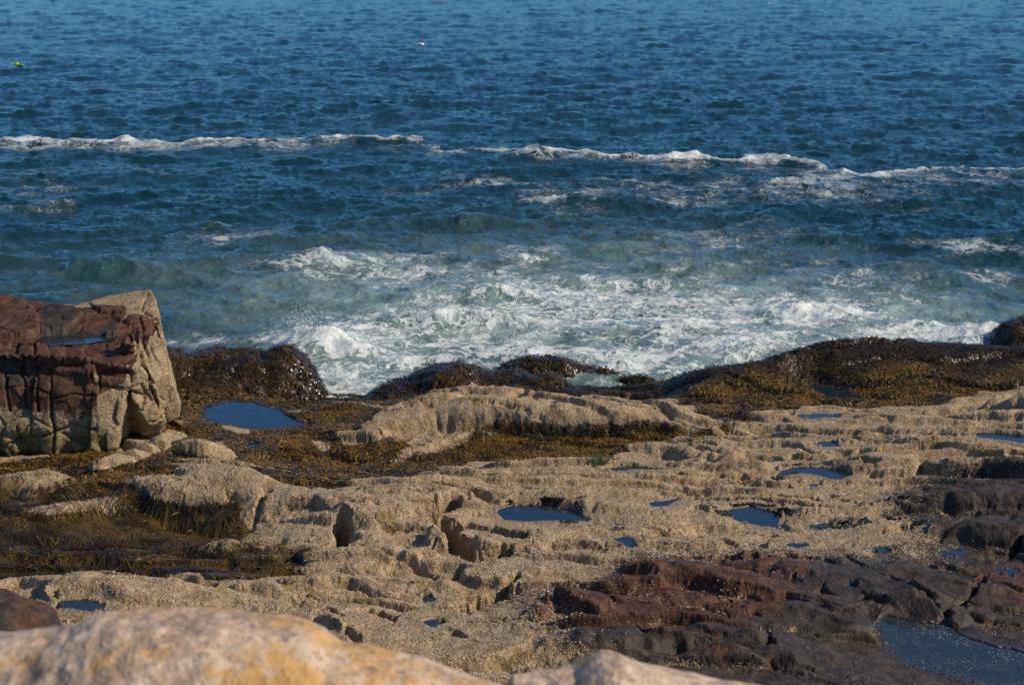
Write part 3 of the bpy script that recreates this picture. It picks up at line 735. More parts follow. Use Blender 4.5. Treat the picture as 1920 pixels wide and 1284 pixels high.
for a in FO: fo += a[4] * blob(*a[:4]) * (.85 + .6 * fyn)
fo += .20 * ss(36, 30, rf) + .10 * shore
# breaker line of aged foam
BL = [(-60,264),(60,262),(90,264),(200,272),(330,268),(450,266),(520,268),(580,268),(680,263),(740,263),(775,266),(800,272),(860,283),(920,284),(1000,284),(1100,291),(1200,293),(1300,299),(1400,297),(1480,306),(1560,318),(1640,328),(1720,324),(1800,320),(1880,320),(2000,326)]
BW = [.6,1.,1.2,.9,1.3,1.4,.6,.25,1.2,1.1,.7,.15,.45,.8,1.1,.9,1.1,1.0,1.1,1.0,.8,.65,.8,.95,.95,.9]
bp = np.c_[at_z(*np.array(BL, float).T)]
d, s, v = seg_dist(bp, SX + fxn * 1.2 + n2(SX, SY, 1.7, 8) * .15, SY + fyn * .9 + n2(SX, SY, .9, 5) * .40, np.array(BW))
wd = v * (.26 + .34 * np.clip(n2(SX, SY, .45, 66), -.5, 1)) + .03
band = ss(1.35, .35, d / np.maximum(wd * np.where(s > 0, .75, 1.35), .05))
fo += 1.15 * band * np.clip(v * 1.1, .3, 1) * (1 + .35 * n2(SX, SY, 2.4, 3))
fo += .30 * np.exp(-(d / 2.6) ** 2) * (s < 0) * np.clip(.9 + fxn, 0, 2)      # streaks trailing shoreward
fo = fo * (1 - .30 * ss(45, 35, rf))
fo = np.clip(fo, 0, 1.3)
# waves
fade = ss(400, 120, rf)
near = ss(50, 30, rf)
zA, xA, yA = (samp(t, SX, SY, 103.0) for t in TA)
zB, xB, yB = (samp(t, SX + 3, SY, 17.0) for t in TB)
cell_r = np.gradient(SR, axis=0).ravel(); fB = np.clip(2.2 / np.abs(cell_r), 0, 1); fB = np.where(fB > .9, 1, fB)
mask2 = 1 + .35 * n2(SX, SY, .07, 12) + .25 * near
zC, xC, yC = (samp(t, SX + 1, SY, 9.0) for t in TC); fC = ss(75, 45, rf); gust = 1 + .45 * n2(SX, SY, .045, 51) + .25 * n2(SX, SY, .16, 52)
HZ = zA * fade * mask2 + zB * fB * (1 - .35 * near) * gust + zC * fC
CH = 1.15
DXs = xA * fade * mask2 * CH + xB * fB * (1 - .35 * near) * gust * .9 + xC * fC * .8; DYs = yA * fade * mask2 * CH + yB * fB * (1 - .35 * near) * gust * .9 + yC * fC * .8
# individual waves and breakers: photograph point of the crest, half length, half depth (m), height, foam on it
WV = [(230,500,1.5,.8,.28,0),(130,500,1.0,.5,.16,0),(600,488,1.3,.7,.20,.2),(990,478,1.0,.6,.18,.3),(1310,606,.8,.5,.20,.8),(1490,580,1.4,.6,.16,.3),(1560,590,.9,.5,.14,.3),
      (960,545,1.6,.6,.22,.3),(840,590,1.5,.5,.24,.3),(600,640,.9,.5,.20,.9),(565,630,.5,.3,.12,.7),(650,655,.9,.5,.18,.5),(1005,662,.6,.3,.18,1.2),(1740,636,1.4,.45,.12,.5),(1830,640,.5,.4,.06,.4),(1850,470,1.3,.5,.18,.3),
      (1130,655,.9,.35,.16,.5),(1700,370,2.0,.8,.14,.0),(400,420,1.2,.6,.12,.1),(1170,520,1.4,.6,.2,.1),(870,410,1.6,.6,.18,0),(1300,490,1.6,.6,.18,0),(1740,600,1.0,.5,.22,.2),(560,742,.5,.25,.16,.7),(640,740,.6,.3,.1,.5),(810,668,1.0,.3,.2,.6),
      (1005,284,.9,.7,.30,1.0),(1268,290,.7,.6,.24,.9),(85,264,1.2,.7,.22,.1),(440,266,1.6,.9,.14,0),(690,262,1.6,.8,.14,0),(1410,294,1.2,.8,.07,0),(1800,320,1.5,.9,.10,0),(250,266,.7,.6,.12,0),(1120,290,.6,.6,.1,0),(1200,690,1.0,.4,.16,.5)]
for X, Y, a, b, h, fm in WV:
    x, y = at_z(X, Y, h * .7); u = (SX + fxn * .35 - x) / a; t = SY + fyn * .3 + .18 * u * u - y
    t = t / np.where(t > 0, b * 1.3, b * .55)
    g = np.exp(-u * u) / (1 + t * t) ** 1.6
    HZ += h * g * (1 + .35 * n2(SX, SY, 2.6, 33))
    fo += fm * np.exp(-u * u * 1.3) * np.exp(-(t + .2) ** 2) * (1 + .5 * n2(SX, SY, 1.9, 21))
HZ += band * np.clip(v, 0, 1) * .07 * (1 + 1.3 * n2(SX, SY, 1.4, 44))
rough = np.clip(fo - .5, 0, 1) * ss(60, 40, rf)
HZ += rough * (.025 * n2(SX, SY, 2, 3) + .014 * n2(SX, SY, 7, 4))
PS = np.c_[SX + DXs, SY + DYs, HZ]
me = raw_mesh('sea', PS, grid_faces(nrs, ncs)[:, ::-1], dict(foam=np.clip(fo, 0, 1.6), aer=aer, rip=near))
link('sea', me, sea_material('sea_water'), kind='structure', label='choppy blue sea with white foam churning against the rocks')
print('sea', time.time() - T0)

# ------------------------------------------------------------------ rocks standing clear of the shelf
import bmesh
def remesh(name, bm, vox):
    me = bpy.data.meshes.new(name); bm.normal_update(); bm.to_mesh(me); bm.free()
    o = bpy.data.objects.new(name, me); C.objects.link(o)
    md = o.modifiers.new('r', 'REMESH'); md.mode = 'VOXEL'; md.voxel_size = vox
    dg = bpy.context.evaluated_depsgraph_get(); dg.update()
    m2 = bpy.data.meshes.new_from_object(o.evaluated_get(dg))
    bpy.data.objects.remove(o); bpy.data.meshes.remove(me); m2.name = name; m2.materials.clear(); return m2
def get_vn(me):
    n = len(me.vertices); v = np.empty(n * 3, np.float32); me.vertices.foreach_get('co', v)
    q = np.empty(n * 3, np.float32); me.vertices.foreach_get('normal', q); return v.reshape(-1, 3), q.reshape(-1, 3)
def put_v(me, v, attrs):
    me.vertices.foreach_set('co', np.ascontiguousarray(v, np.float32).ravel()); me.update(); me.shade_smooth()
    for n, a in attrs.items():
        at = me.attributes.new(n, 'FLOAT', 'POINT'); at.data.foreach_set('value', np.ascontiguousarray(a, np.float32) + np.zeros(len(v), np.float32))
def ell(bm, c, r, rot=0):
    from mathutils import Matrix
    bmesh.ops.create_icosphere(bm, subdivisions=4, radius=1, matrix=Matrix.Translation(c) @ Matrix.Rotation(rot, 4, 'Z') @ Matrix.Diagonal((*r, 1)))
def prism(bm, top, zt, bot, zb):
    """block between a top polygon and a bottom polygon, both given as photograph points with heights"""
    n = len(top); zt = zt if hasattr(zt, '__len__') else [zt] * n; zb = zb if hasattr(zb, '__len__') else [zb] * n
    T = [bm.verts.new((*[float(q) for q in at_z(*p, z)], z)) for p, z in zip(top, zt)]
    B = [bm.verts.new((*[float(q) for q in at_z(*p, z)], z)) for p, z in zip(bot, zb)]
    bm.faces.new(T); bm.faces.new(B[::-1])
    for b_ in B: b_.co.z -= .35
    for i in range(n): bm.faces.new((T[i], B[i], B[(i + 1) % n], T[(i + 1) % n]))
    bmesh.ops.recalc_face_normals(bm, faces=bm.faces)
def sight(v):
    """photograph point of a world point (for shaping cracks at build time)"""
    x, y, z = v[:, 0], v[:, 1], v[:, 2] - CAM_Z
    d = y * cp - z * sp; u = y * sp + z * cp
    return 960 + F * x / d, 642 - F * u / d

# the red outcrop: stacked blocks
def pw(bm, base, depth, z0, z1, grow=0.0):
    pass
bm = bmesh.new()
# main body
prism(bm, [(-200,552),(40,560),(120,572),(226,580),(258,592),(262,640),(255,690),(150,668),(-200,650)], [2.2,2.15,2.1,2.12,2.12,2.0,1.80,2.0,2.05],
          [(-200,700),(60,705),(130,710),(270,715),(320,735),(318,790),(250,825),(150,838),(-200,835)], .35)
remA = bm
bm2 = bmesh.new()
# back pale block with its peak
prism(bm2, [(128,574),(200,552),(282,541),(292,560),(300,596),(240,606)], [2.15,2.25,2.38,2.30,2.12,2.1],
           [(120,720),(210,715),(290,712),(318,722),(336,745),(250,760)], .3)
bm3 = bmesh.new()
# right hand buttresses
prism(bm3, [(258,600),(300,596),(312,650),(318,700),(290,715),(262,670)], [2.1,2.1,1.85,1.5,1.5,1.8],
           [(270,730),(322,735),(338,752),(344,776),(300,792),(262,780)], [.35,.35,.45,.52,.52,.5])
bm4 = bmesh.new()
prism(bm4, [(236,690),(262,690),(292,728),(306,778),(280,790),(246,742)], [1.78,1.78,1.45,1.0,.95,1.4],
           [(240,790),(290,770),(314,780),(308,786),(284,800),(246,806)], [.5,.5,.55,.62,.60,.55])
bm5 = bmesh.new()
# front tier with its ledge
prism(bm5, [(-200,668),(170,664),(232,676),(240,712),(183,742),(-200,694)], [1.78,1.80,1.80,1.66,1.46,1.76],
           [(-200,800),(170,800),(240,790),(244,800),(196,846),(-200,850)], [.4,.4,.5,.66,.62,.62])
bm5b = bmesh.new()
prism(bm5b, [(97,682),(112,676),(166,674),(175,686),(178,700),(97,694)], [1.83,1.86,1.88,1.86,1.78,1.78],
            [(97,742),(110,738),(170,730),(180,738),(186,742),(97,748)], 1.32)
# slab on the top left, wedge boulder, upper steps
bm6 = bmesh.new()
prism(bm6, [(-200,545),(0,549),(30,556),(62,574),(70,590),(70,640),(-200,650)], [2.3,2.28,2.26,2.2,2.17,2.05,2.05],
           [(-200,600),(0,600),(40,600),(72,600),(80,620),(78,668),(-200,672)], 1.8)
bm7 = bmesh.new()
prism(bm7, [(238,622),(246,614),(254,622),(258,640),(244,646),(228,644)], [2.22,2.28,2.2,2.1,2.08,2.1],
           [(228,640),(244,630),(258,636),(262,652),(246,656),(220,654)], 1.9)
bm8 = bmesh.new()
prism(bm8, [(70,574),(100,570),(180,578),(226,578),(236,590),(180,604),(100,606),(70,606)], [2.20,2.24,2.22,2.2,2.16,2.10,2.10,2.1],
           [(70,600),(100,590),(180,600),(226,600),(240,620),(180,630),(100,630),(70,630)], 1.9)
big = bmesh.new()
for b in (bm, bm2, bm3, bm4, bm5, bm5b, bm6, bm7, bm8):
    t = bpy.data.meshes.new('t'); b.to_mesh(t); b.free(); big.from_mesh(t); bpy.data.meshes.remove(t)
me = remesh('rock_outcrop', big, .017)
v, nn = get_vn(me)
print('outcrop', len(v), time.time() - T0)
sx, sy = sight(v)
jw = v + .035 * np.stack([n3(v, 1.5, 61), n3(v, 1.5, 62), n3(v, 1.5, 63)], 1)
q1, q2, qo, h1, h2, h3 = vor3(jw * (1.4, 1.4, .95), 2)
disp = .07 * (h1 - .5) + .16 * (qo[:, 0] * (h2 - .5) + qo[:, 2] * (h3 - .5)) - .030 * ss(.05, 0, q2 - q1)
q1, q2, qo, h1, h2, h3 = vor3(jw * (3.2, 3.2, 2.2), 6)
disp += .022 * (h1 - .5) + .05 * (qo[:, 0] * (h2 - .5) + qo[:, 2] * (h3 - .5)) - .004 * ss(.06, 0, q2 - q1)
disp *= 1 - .75 * ss(24.0, 24.4, v[:, 1])
disp += .012 * n3(v, 4.2, 4) + .008 * n3(v, 11, 5) + .006 * n3(v, 27, 6)
def cut(pts, wpx, dep, zlo=-9, zhi=9, wob=9):
    """crack carved into the block along a line of photograph points"""
    p = np.array(pts, float); d, s_, _ = seg_dist(p, sx + wob * .5 * n3(v, 1.6, 9) + 1.5 * n3(v, 6, 10), sy + wob * n3(v, 1.6, 19) + 3 * n3(v, 6, 20)); dep = dep * (.75 + .6 * n3(v, 2.5, 29))
    return -dep * np.exp(-(d / wpx) ** 2) * (v[:, 2] > zlo) * (v[:, 2] < zhi)
facing = nn[:, 1] < .75
for pts, wpx, dep in [([(10,695),(16,770)], 2.2, .09), ([(42,692),(50,770)], 2.0, .09), ([(70,692),(72,765)], 1.8, .08), ([(95,690),(99,850)], 2.2, .09),
    ([(97,748),(140,741),(180,744)], 1.8, .06), ([(20,730),(48,727),(90,733)], 1.5, .05), ([(188,705),(188,738)], 1.6, .06), ([(0,642),(30,641),(66,634)], 2.0, .10),
    ([(66,632),(68,680)], 2.0, .10), ([(72,628),(92,645),(97,672)], 1.8, .07), ([(126,650),(126,672)], 1.4, .04), ([(0,835),(60,815),(100,808),(130,800),(180,802)], 2.6, .07),
    ([(30,800),(34,828),(60,838)], 2.2, .07), ([(150,636),(190,640),(212,628)], 1.6, .04), ([(225,650),(258,648)], 2.0, .08), ([(196,586),(226,604)], 1.4, .05), ([(176,580),(200,594),(222,598)], 1.4, .04),
    ([(246,615),(256,640),(262,660),(282,720),(300,770)], 2.4, .07), ([(262,600),(284,690),(290,710)], 2.0, .06), ([(226,602),(240,598),(262,590)], 1.8, .05),
    ([(240,730),(262,720),(285,750)], 2.0, .05), ([(0,612),(20,600),(60,598)], 1.6, .04), ([(284,648),(296,680),(306,700)], 2.0, .06), ([(56,770),(57,840)], 1.6, .04), ([(140,760),(140,800)], 1.4, .03)]:
    disp += cut(pts, wpx, dep) * facing
# the underside: ragged, eroded, overhanging
disp -= .12 * ss(1.0, .55, v[:, 2]) * (sx < 200) * ss(.0, .5, n3(v, 3.5, 31) + .25) * (nn[:, 1] < 0)
# hollow for the puddle on top
px0, py0 = at_z(128, 626, 2.08)
hol = np.exp(-(((v[:, 0] - px0) / .52) ** 2 + ((v[:, 1] - py0) / .28) ** 2)) * (nn[:, 2] > .5)
v2 = v + nn * disp[:, None]
qr = np.hypot((v[:, 0] - px0) / .62, (v[:, 1] - py0) / .30); up_ = nn[:, 2] > .3
zp = float(np.median(v2[(qr < .8) & up_][:, 2])) - .03
v2[:, 2] = np.where(up_ & (qr < 1), np.minimum(v2[:, 2], zp - .05 * (1 - qr) + .02 * n3(v, 5, 77)), v2[:, 2])
v2[:, 2] = np.where(up_ & (qr >= 1) & (qr < 2.2) & (v[:, 1] < py0), np.minimum(v2[:, 2], zp + .012 + .01 * n3(v, 6, 78)), v2[:, 2])
xr = v[:, 0]; x_edge = at_y(183, 740, 22.3)[0]
xe2 = at_y(262, 640, 23.0)[0]
tanz = 1.20 + .05 * n3(v, 2, 40) + .62 * ss(x_edge - .08, x_edge + .1, xr) * ss(.1, .45, nn[:, 0] + .15) + .5 * ss(xe2 - .1, xe2 + .25, xr)
bf = ss(-.14, .16, tanz - v[:, 2] + .07 * n3(v, 7, 41) + .05 * n3(v, 18, 42))
isback = (sx > 120) & (sy < 606) & (v[:, 1] > at_z(236, 598, 2.12)[1] + .05) & ((sx > 236) | (sy < 575) | (v[:, 1] > 24.6))
bf = np.maximum(bf, isback * 1.0)
bf = np.clip(bf + .15 * n3(v, 5, 44), 0, 1)
reddish = np.clip(.78 + .35 * n3(v, 1.2, 50) - .5 * hol - .5 * ss(.05, .5, n3(v * (1, 1, 2), .9, 51)), 0, 1)
wd_ = ss(.72, .50, v[:, 2] + .05 * n3(v, 4, 60))
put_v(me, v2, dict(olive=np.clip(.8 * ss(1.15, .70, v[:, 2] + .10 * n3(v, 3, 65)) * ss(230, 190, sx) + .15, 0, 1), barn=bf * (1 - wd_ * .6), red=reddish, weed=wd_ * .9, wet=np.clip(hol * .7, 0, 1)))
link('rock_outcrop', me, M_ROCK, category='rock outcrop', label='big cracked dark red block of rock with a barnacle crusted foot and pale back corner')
zp -= .004
aa = np.linspace(0, math.tau, 28, endpoint=False)
rr_ = 1 + .18 * np.sin(3 * aa + 1) + .12 * np.sin(5 * aa)
link('rain_puddle', disc_mesh('rain_puddle', np.c_[px0 + .56 * rr_ * np.cos(aa), py0 + .27 * rr_ * np.sin(aa)], zp, .0), M_POOL, kind='structure', label='puddle lying on top of the big red rock outcrop', category='puddle')

def blob_rock(name, ells, vox, amps, attrs, label, cat, mat=None, seed=0, **kw):
    b = bmesh.new()
    for c, r, rt in ells: ell(b, c, r, rt)
    me = remesh(name, b, vox); v, nn = get_vn(me); d = 0
    for a, s_ in amps: d = d + a * n3(v, s_, seed + int(s_ * 3))
    put_v(me, v + nn * d[:, None], attrs(v, nn) if callable(attrs) else attrs)
    o = link(name, me, mat or M_ROCK, category=cat, label=label, **kw); return o
def cen(X, Y, y):
    p = at_y(X, Y, y); return p
WA = dict(barn=0, red=.4, weed=1, wet=.6)
A3 = [(.10, 1.5), (.06, 3.5), (.03, 8), (.012, 20)]
rockB = blob_rock('weedy_rock', [((-5.95, 26.4, .05), (1.0, .9, .80), 0), ((-5.2, 26.6, .05), (.95, .9, .74), .1), ((-4.5, 26.7, .0), (.85, .9, .80), 0), ((-3.95, 26.7, .0), (.68, .8, .86), 0), ((-3.72, 26.5, -.1), (.52, .7, .66), 0), ((-5.2, 25.9, .1), (1.0, .8, .46), 0), ((-4.3, 26.1, .0), (.8, .7, .5), 0)],
    .032, A3, WA, 'squarish black-brown weed draped rock between the red outcrop and the churning cove', 'rock', seed=3, group='weed covered rocks at the water line')
rockC = blob_rock('weedy_rock', [((-1.0, 26.6, .0), (.95, .9, .54), -.2), ((-.2, 26.5, .05), (.9, .75, .44), 0), ((-1.75, 26.3, -.1), (.8, .65, .46), .5), ((.5, 26.2, .05), (.8, .55, .42), -.2)],
    .032, A3, WA, 'dark rounded weed covered mound with waves behind it, in the middle of the shore', 'rock', seed=13, group='weed covered rocks at the water line')
rockD = blob_rock('weedy_rock', [((.55, 28.0, -.1), (.9, .5, .40), -.1), ((1.4, 27.9, -.15), (.9, .3, .33), -.25), ((2.1, 27.6, -.2), (.7, .25, .28), -.3)],
    .032, A3, WA, 'low weedy rock half washed over, just seaward of the rounded mound', 'rock', seed=23, group='weed covered rocks at the water line')
rockF = blob_rock('weedy_rock', [((10.15, 30.2, -.1), (.9, .8, .58), 0), ((11.0, 30.3, -.05), (1.0, .9, .74), 0), ((12.0, 30.2, 0), (1.2, 1.0, .7), 0)],
    .05, A3, WA, 'dark maroon weedy rock in the surf at the right edge', 'rock', seed=33, group='weed covered rocks at the water line')
blob_rock('red_slab', [((-5.6, 13.9, 1.35), (1.35, .8, .56), .1), ((-4.6, 13.7, 1.25), (.95, .55, .30), -.25), ((-6.8, 13.6, 1.4), (1.2, .9, .75), 0)], .022, [(.07, 1.4), (.04, 3.5), (.018, 9), (.006, 24)],
    lambda v, n: dict(barn=0, red=np.clip(.45 + .8 * n3(v, 1.5, 8), 0, 1), weed=0, wet=0), 'smooth dark red slab poking out behind the lichened boulder', 'rock', seed=43)

# lichened boulders right below the viewpoint
def boulder(prof, yc, ry, zb, label, seed, ext=(0, 0), darkspots=()):
    a = np.array(prof, float); P_ = [at_y(X, Y, yc) for X, Y in a]
    xs = np.array([p[0] for p in P_]); zs = np.array([p[2] for p in P_])
    nx, nph = 420, 260
    x = np.linspace(xs[0], xs[-1], nx); zt = np.interp(x, xs, zs)
    k = np.hanning(9); zt = np.convolve(np.pad(zt, 4, mode='edge'), k / k.sum(), 'valid')
    want = np.interp(x, xs, a[:, 1]); tt = np.linspace(.3, 2.8, 60)
    for _ in range(4):
        yy_ = yc + ry * np.cos(tt)[None] * .9; zz_ = zb + (zt - zb)[:, None] * np.sin(tt)[None] ** .8
        got = sight(np.stack([np.repeat(x[:, None], 60, 1).ravel(), (yy_ + 0 * zz_).ravel(), zz_.ravel()], 1))[1].reshape(nx, 60).min(1)
        zt = zt + (got - want) / F * yc * 1.15
    e = np.clip(np.minimum((x - x[0]) / .06, (x[-1] - x) / .06), 0, 1); sc = np.sqrt(1 - (1 - e) ** 2)
    ph = np.linspace(-.25, math.pi + .25, nph)
    X = np.repeat(x[:, None], nph, 1); cc = np.cos(ph)[None]; sn = np.sin(ph)[None]
    Y = yc + ry * np.sign(cc) * np.abs(cc) * (sc[:, None] * .9 + .1)
    Z = zb + (zt - zb)[:, None] * np.sign(sn) * np.abs(sn) ** .8 * (sc[:, None])
    V = np.stack([X, Y, Z], -1).reshape(-1, 3); n_ = normals(V, nx, nph)
    if n_[nph * (nx // 2) + nph // 2, 2] < 0: n_ = -n_
    V = V + n_ * (.009 * n3(V, 4, seed) + .007 * n3(V, 10, seed + 1) + .004 * n3(V, 28, seed + 2) - .003)[:, None]
    dk = 0
    for X_, Y_, rx in darkspots:
        q = at_y(X_, Y_, yc); dk = dk + np.exp(-(((V[:, 0] - q[0]) / rx) ** 2 + ((V[:, 2] - q[2]) / (rx * .7)) ** 2))
    me = raw_mesh('boulder', V, grid_faces(nx, nph), dict(lichen=n3(V, 2.3, 6) * .5 + .5 * ss(6.2, 6.9, V[:, 2]), dark=np.clip(dk, 0, 1) + np.zeros(len(V))))
    return link('boulder', me, M_BOULD, category='boulder', label=label)
M_BOULD = boulder_material('lichened_granite')
boulder([(-700,1300),(-500,1220),(-250,1190),(0,1184),(90,1178),(130,1170),(180,1148),(240,1138),(330,1138),(400,1141),(480,1150),(560,1165),(590,1180),(615,1206),(700,1222),(790,1245),(870,1270),(960,1300),(1060,1345),(1120,1420)],
        2.55, .42, 6.0, 'broad pinkish boulder blotched with orange lichen', 71, darkspots=[(100,1215,.02),(85,1235,.012)])
boulder([(905,1420),(912,1310),(925,1280),(950,1262),(1000,1256),(1075,1250),(1105,1234),(1130,1224),(1165,1222),(1220,1238),(1290,1262),(1370,1278),(1460,1292),(1600,1330),(1700,1420)],
        2.75, .30, 6.0, 'smaller grey-pink boulder with a dark notch on its crest', 81, darkspots=[(1092,1246,.010),(1106,1240,.007),(918,1280,.008)])

# rough slope from the shelf up to the viewpoint
qx, qy = np.meshgrid(np.arange(-10, 10.01, .08), np.arange(-2.5, 12.81, .08))
qz = np.where(qy > 2.5, 1.62 + (12.6 - qy) * .42, 5.86 + 0 * qy) + .12 * fb2(qx, qy, .7, 5, 5) - .1
Vq = np.stack([qx, qy, qz], -1).reshape(-1, 3)
z0 = np.zeros(len(Vq))
link('rock_slope', raw_mesh('rock_slope', Vq, grid_faces(*qx.shape), dict(barn=z0, red=z0 + .8, weed=z0, wet=z0)), M_ROCK, kind='structure', label='bare reddish rock slope below the viewpoint')
print('rocks', time.time() - T0)

# ------------------------------------------------------------------ seaweed
def ribbons(P, N, D, L, Wd, lift, seg=2, surf=None, rnd=None):
    """P base, N normal, D direction along the surface; returns verts, quads, attrs"""
    n = len(P); B = np.cross(D, N); B /= np.linalg.norm(B, axis=1, keepdims=True) + 1e-9
    rows = []; tip = []
    cur = P.copy(); d = D.copy()
    for k in range(seg + 1):
        t = k / seg; wv = Wd * (1 - .75 * t * t) * (.6 if k == 0 else 1)
        off = N * (lift * math.sin(math.pi * min(t * .8 + .1, 1)))[:, None] if hasattr(lift, '__len__') else N * lift
        c = cur + off
        rows.append(c - B * wv[:, None] / 2); rows.append(c + B * wv[:, None] / 2); tip += [t, t]
        if k < seg:
            cur = cur + d * (L / seg)[:, None]
            if surf is not None:
                cur[:, 2] = np.maximum(surf(cur[:, 0], cur[:, 1]) + .012, cur[:, 2] - (L / seg) * 1.0)
    V = np.stack(rows, 1).reshape(-1, 3); m = 2 * (seg + 1)
    base = (np.arange(n) * m)[:, None, None]
    q = np.array([[2 * k, 2 * k + 1, 2 * k + 3, 2 * k + 2] for k in range(seg)])[None]
    r = rng.random(n) if rnd is None else rnd
    return V, (base + q).reshape(-1, 4), dict(rnd=np.repeat(r, m), tip=np.tile(tip, n))
def tangent_down(N, P, swirl, seed, hang=1.0):
    g = np.array([0, 0, -1.0]) - N * (-N[:, 2:3]); g = g * hang
    a = n2(P[:, 0], P[:, 1], .9, seed) * 5
    r = np.c_[np.cos(a), np.sin(a), 0 * a] * swirl + rng.normal(size=P.shape) * swirl * .8
    d = g + r; d -= N * (d * N).sum(1, keepdims=True); return d / (np.linalg.norm(d, axis=1, keepdims=True) + 1e-9)
M_WEED = weed_material('rockweed', (.024, .013, .003), (.165, .085, .012), (.32, .19, .04))
M_WEED_D = weed_material('wet_dark_weed', (.010, .007, .003), (.050, .028, .008), (.12, .07, .02), .24)
M_HAIR = weed_material('stringy_weed', (.020, .012, .004), (.105, .060, .014), (.20, .125, .04), .4)
M_ALGA = weed_material('green_algae', (.02, .045, .008), (.055, .10, .018), (.10, .15, .03), .5)
nms = normals(Pv, NR, NC); 
if nms[:, 2].mean() < 0: nms = -nms
Q = Pv.reshape(NR, NC, 3)
ar = np.zeros((NR, NC)); ar[:-1, :-1] = np.linalg.norm(np.cross(Q[1:, :-1] - Q[:-1, :-1], Q[:-1, 1:] - Q[:-1, :-1]), axis=-1); ar = ar.ravel()
vis = (np.abs(np.arctan2(Pv[:, 0], Pv[:, 1])) < R(21)) & (Pv[:, 2] > -.15)
def pick(wgt, n):
    p = wgt * ar * vis; p = p / p.sum(); c = np.cumsum(p); i = np.searchsorted(c, rng.random(n)); return np.clip(i, 0, len(Pv) - 1)
surfH = lambda x, y: bil(H, x, y)
hz = blur(poly_mask([(-300,880),(150,930),(440,930),(470,990),(560,1040),(560,1065),(480,1085),(60,1092),(-300,1100)], .6), 6)
hairz = bil(hz, FX, FY)
i = pick(ss(.35, .8, S['weed']) * (1 - hairz * .8) * (1 - ss(.1, .4, S['wet'])), 150000)
Pn, Nn = Pv[i] + rng.normal(size=(len(i), 3)) * .012 * (1, 1, 0), nms[i]
Lr = rng.uniform(.045, .12, len(i)); frond_dark = np.clip(ss(24.6, 25.6, Pn[:, 1] + .5 * n2(Pn[:, 0], Pn[:, 1], .8, 5)) * ss(-3, 2, Pn[:, 0] + 3 * (Pn[:, 1] > 25.6)) + .7 * ss(.9, .5, Nn[:, 2]), 0, 1)  # fronds coloured darker seaward and on steep faces
V, q, at = ribbons(Pn, Nn, tangent_down(Nn, Pn, .55, 4), Lr, rng.uniform(.014, .030, len(i)), rng.uniform(.008, .035, len(i))); at['frond_dark'] = np.repeat(frond_dark, 6)
link('seaweed', raw_mesh('seaweed', V, q, at, False), M_WEED, kind='stuff', label='golden brown rockweed matting the seaward side of the shelf', category='seaweed')
i = pick(ss(.3, .7, S['weed']) * hairz * (1 - ss(.1, .4, S['wet'])), 36000)
Pn, Nn = Pv[i], nms[i]
dd = tangent_down(Nn, Pn, .28, 9, 1.0) + np.array([.35, -.25, 0]); dd[:, 2] = 0; dd /= np.linalg.norm(dd, axis=1, keepdims=True)
V, q, at = ribbons(Pn, Nn, dd, rng.uniform(.14, .32, len(i)), rng.uniform(.007, .014, len(i)), rng.uniform(.01, .03, len(i)), 4, surfH, np.clip(.5 + .45 * n2(Pn[:, 0], Pn[:, 1], 5, 3) + rng.normal(size=len(i)) * .15, 0, 1))
link('stringy_seaweed', raw_mesh('stringy_seaweed', V, q, at, False), M_HAIR, kind='stuff', label='long stringy brown weed combed down over the rocks below the red outcrop', category='seaweed')
# green algae beside its pool
gz = blur(poly_mask([(1112,880),(1128,866),(1170,861),(1205,866),(1150,873)], .3), 2)
gzv = bil(gz, FX, FY)
i = pick(gzv * (gzv > .15), 1500); Pn, Nn = Pv[i], nms[i]
V, q, at = ribbons(Pn, Nn, tangent_down(Nn, Pn, .8, 4), rng.uniform(.03, .07, len(i)), rng.uniform(.01, .02, len(i)), rng.uniform(.01, .03, len(i)))
link('green_algae', raw_mesh('green_algae', V, q, at, False), M_ALGA, kind='stuff', label='patch of bright green algae on the edge of a thin pool', category='algae')
# weed on the separate rocks
for o, n in ((rockB, 16000), (rockC, 14000), (rockD, 7000), (rockF, 9000)):
    v, nn = get_vn(o.data); ok = np.where(v[:, 2] > -.1)[0]; i = rng.choice(ok, n)
    Pn, Nn = v[i] + rng.normal(size=(n, 3)) * .02, nn[i]
    V, q, at = ribbons(Pn, Nn, tangent_down(Nn, Pn, .30, 4), rng.uniform(.045, .11, n), rng.uniform(.016, .036, n), rng.uniform(.005, .02, n), 3)
    link('seaweed', raw_mesh('seaweed', V, q, at, False), M_WEED_D, parent=o, kind='stuff')
print('weed', time.time() - T0)

# ------------------------------------------------------------------ loose barnacle shells and mussels
def shells(i, rad, hgt, ns=6):
    n = len(i); P0, N0 = Pv[i], nms[i]; a = np.cross(N0, rng.normal(size=(n, 3))); a /= np.linalg.norm(a, axis=1, keepdims=True); b = np.cross(N0, a)
    V = []
    for k in range(ns):
        t = math.tau * k / ns; V.append(P0 - N0 * .004 + (a * math.cos(t) + b * math.sin(t)) * rad[:, None])
    for k in range(ns):
        t = math.tau * k / ns; V.append(P0 + N0 * hgt[:, None] + (a * math.cos(t) + b * math.sin(t)) * (rad * .42)[:, None])
    V = np.stack(V, 1).reshape(-1, 3); base = (np.arange(n) * 2 * ns)[:, None, None]
    q = np.array([[k, (k + 1) % ns, ns + (k + 1) % ns, ns + k] for k in range(ns)])[None]
    return V, (base + q).reshape(-1, 4), dict(rnd=np.repeat(rng.random(n), 2 * ns))
m = NB('barnacle_shell'); m.set('Base Color', m.mix(m.attr('rnd'), (.26, .19, .12), (.70, .62, .52))); m.set('Roughness', .8); M_BARN = m.m
patch = ss(.05, .45, n2(Pv[:, 0], Pv[:, 1], 2.2, 7) + .6 * n2(Pv[:, 0], Pv[:, 1], 6, 8))
edge = ss(.02, .25, S['barn']) * ss(.98, .6, S['barn'])
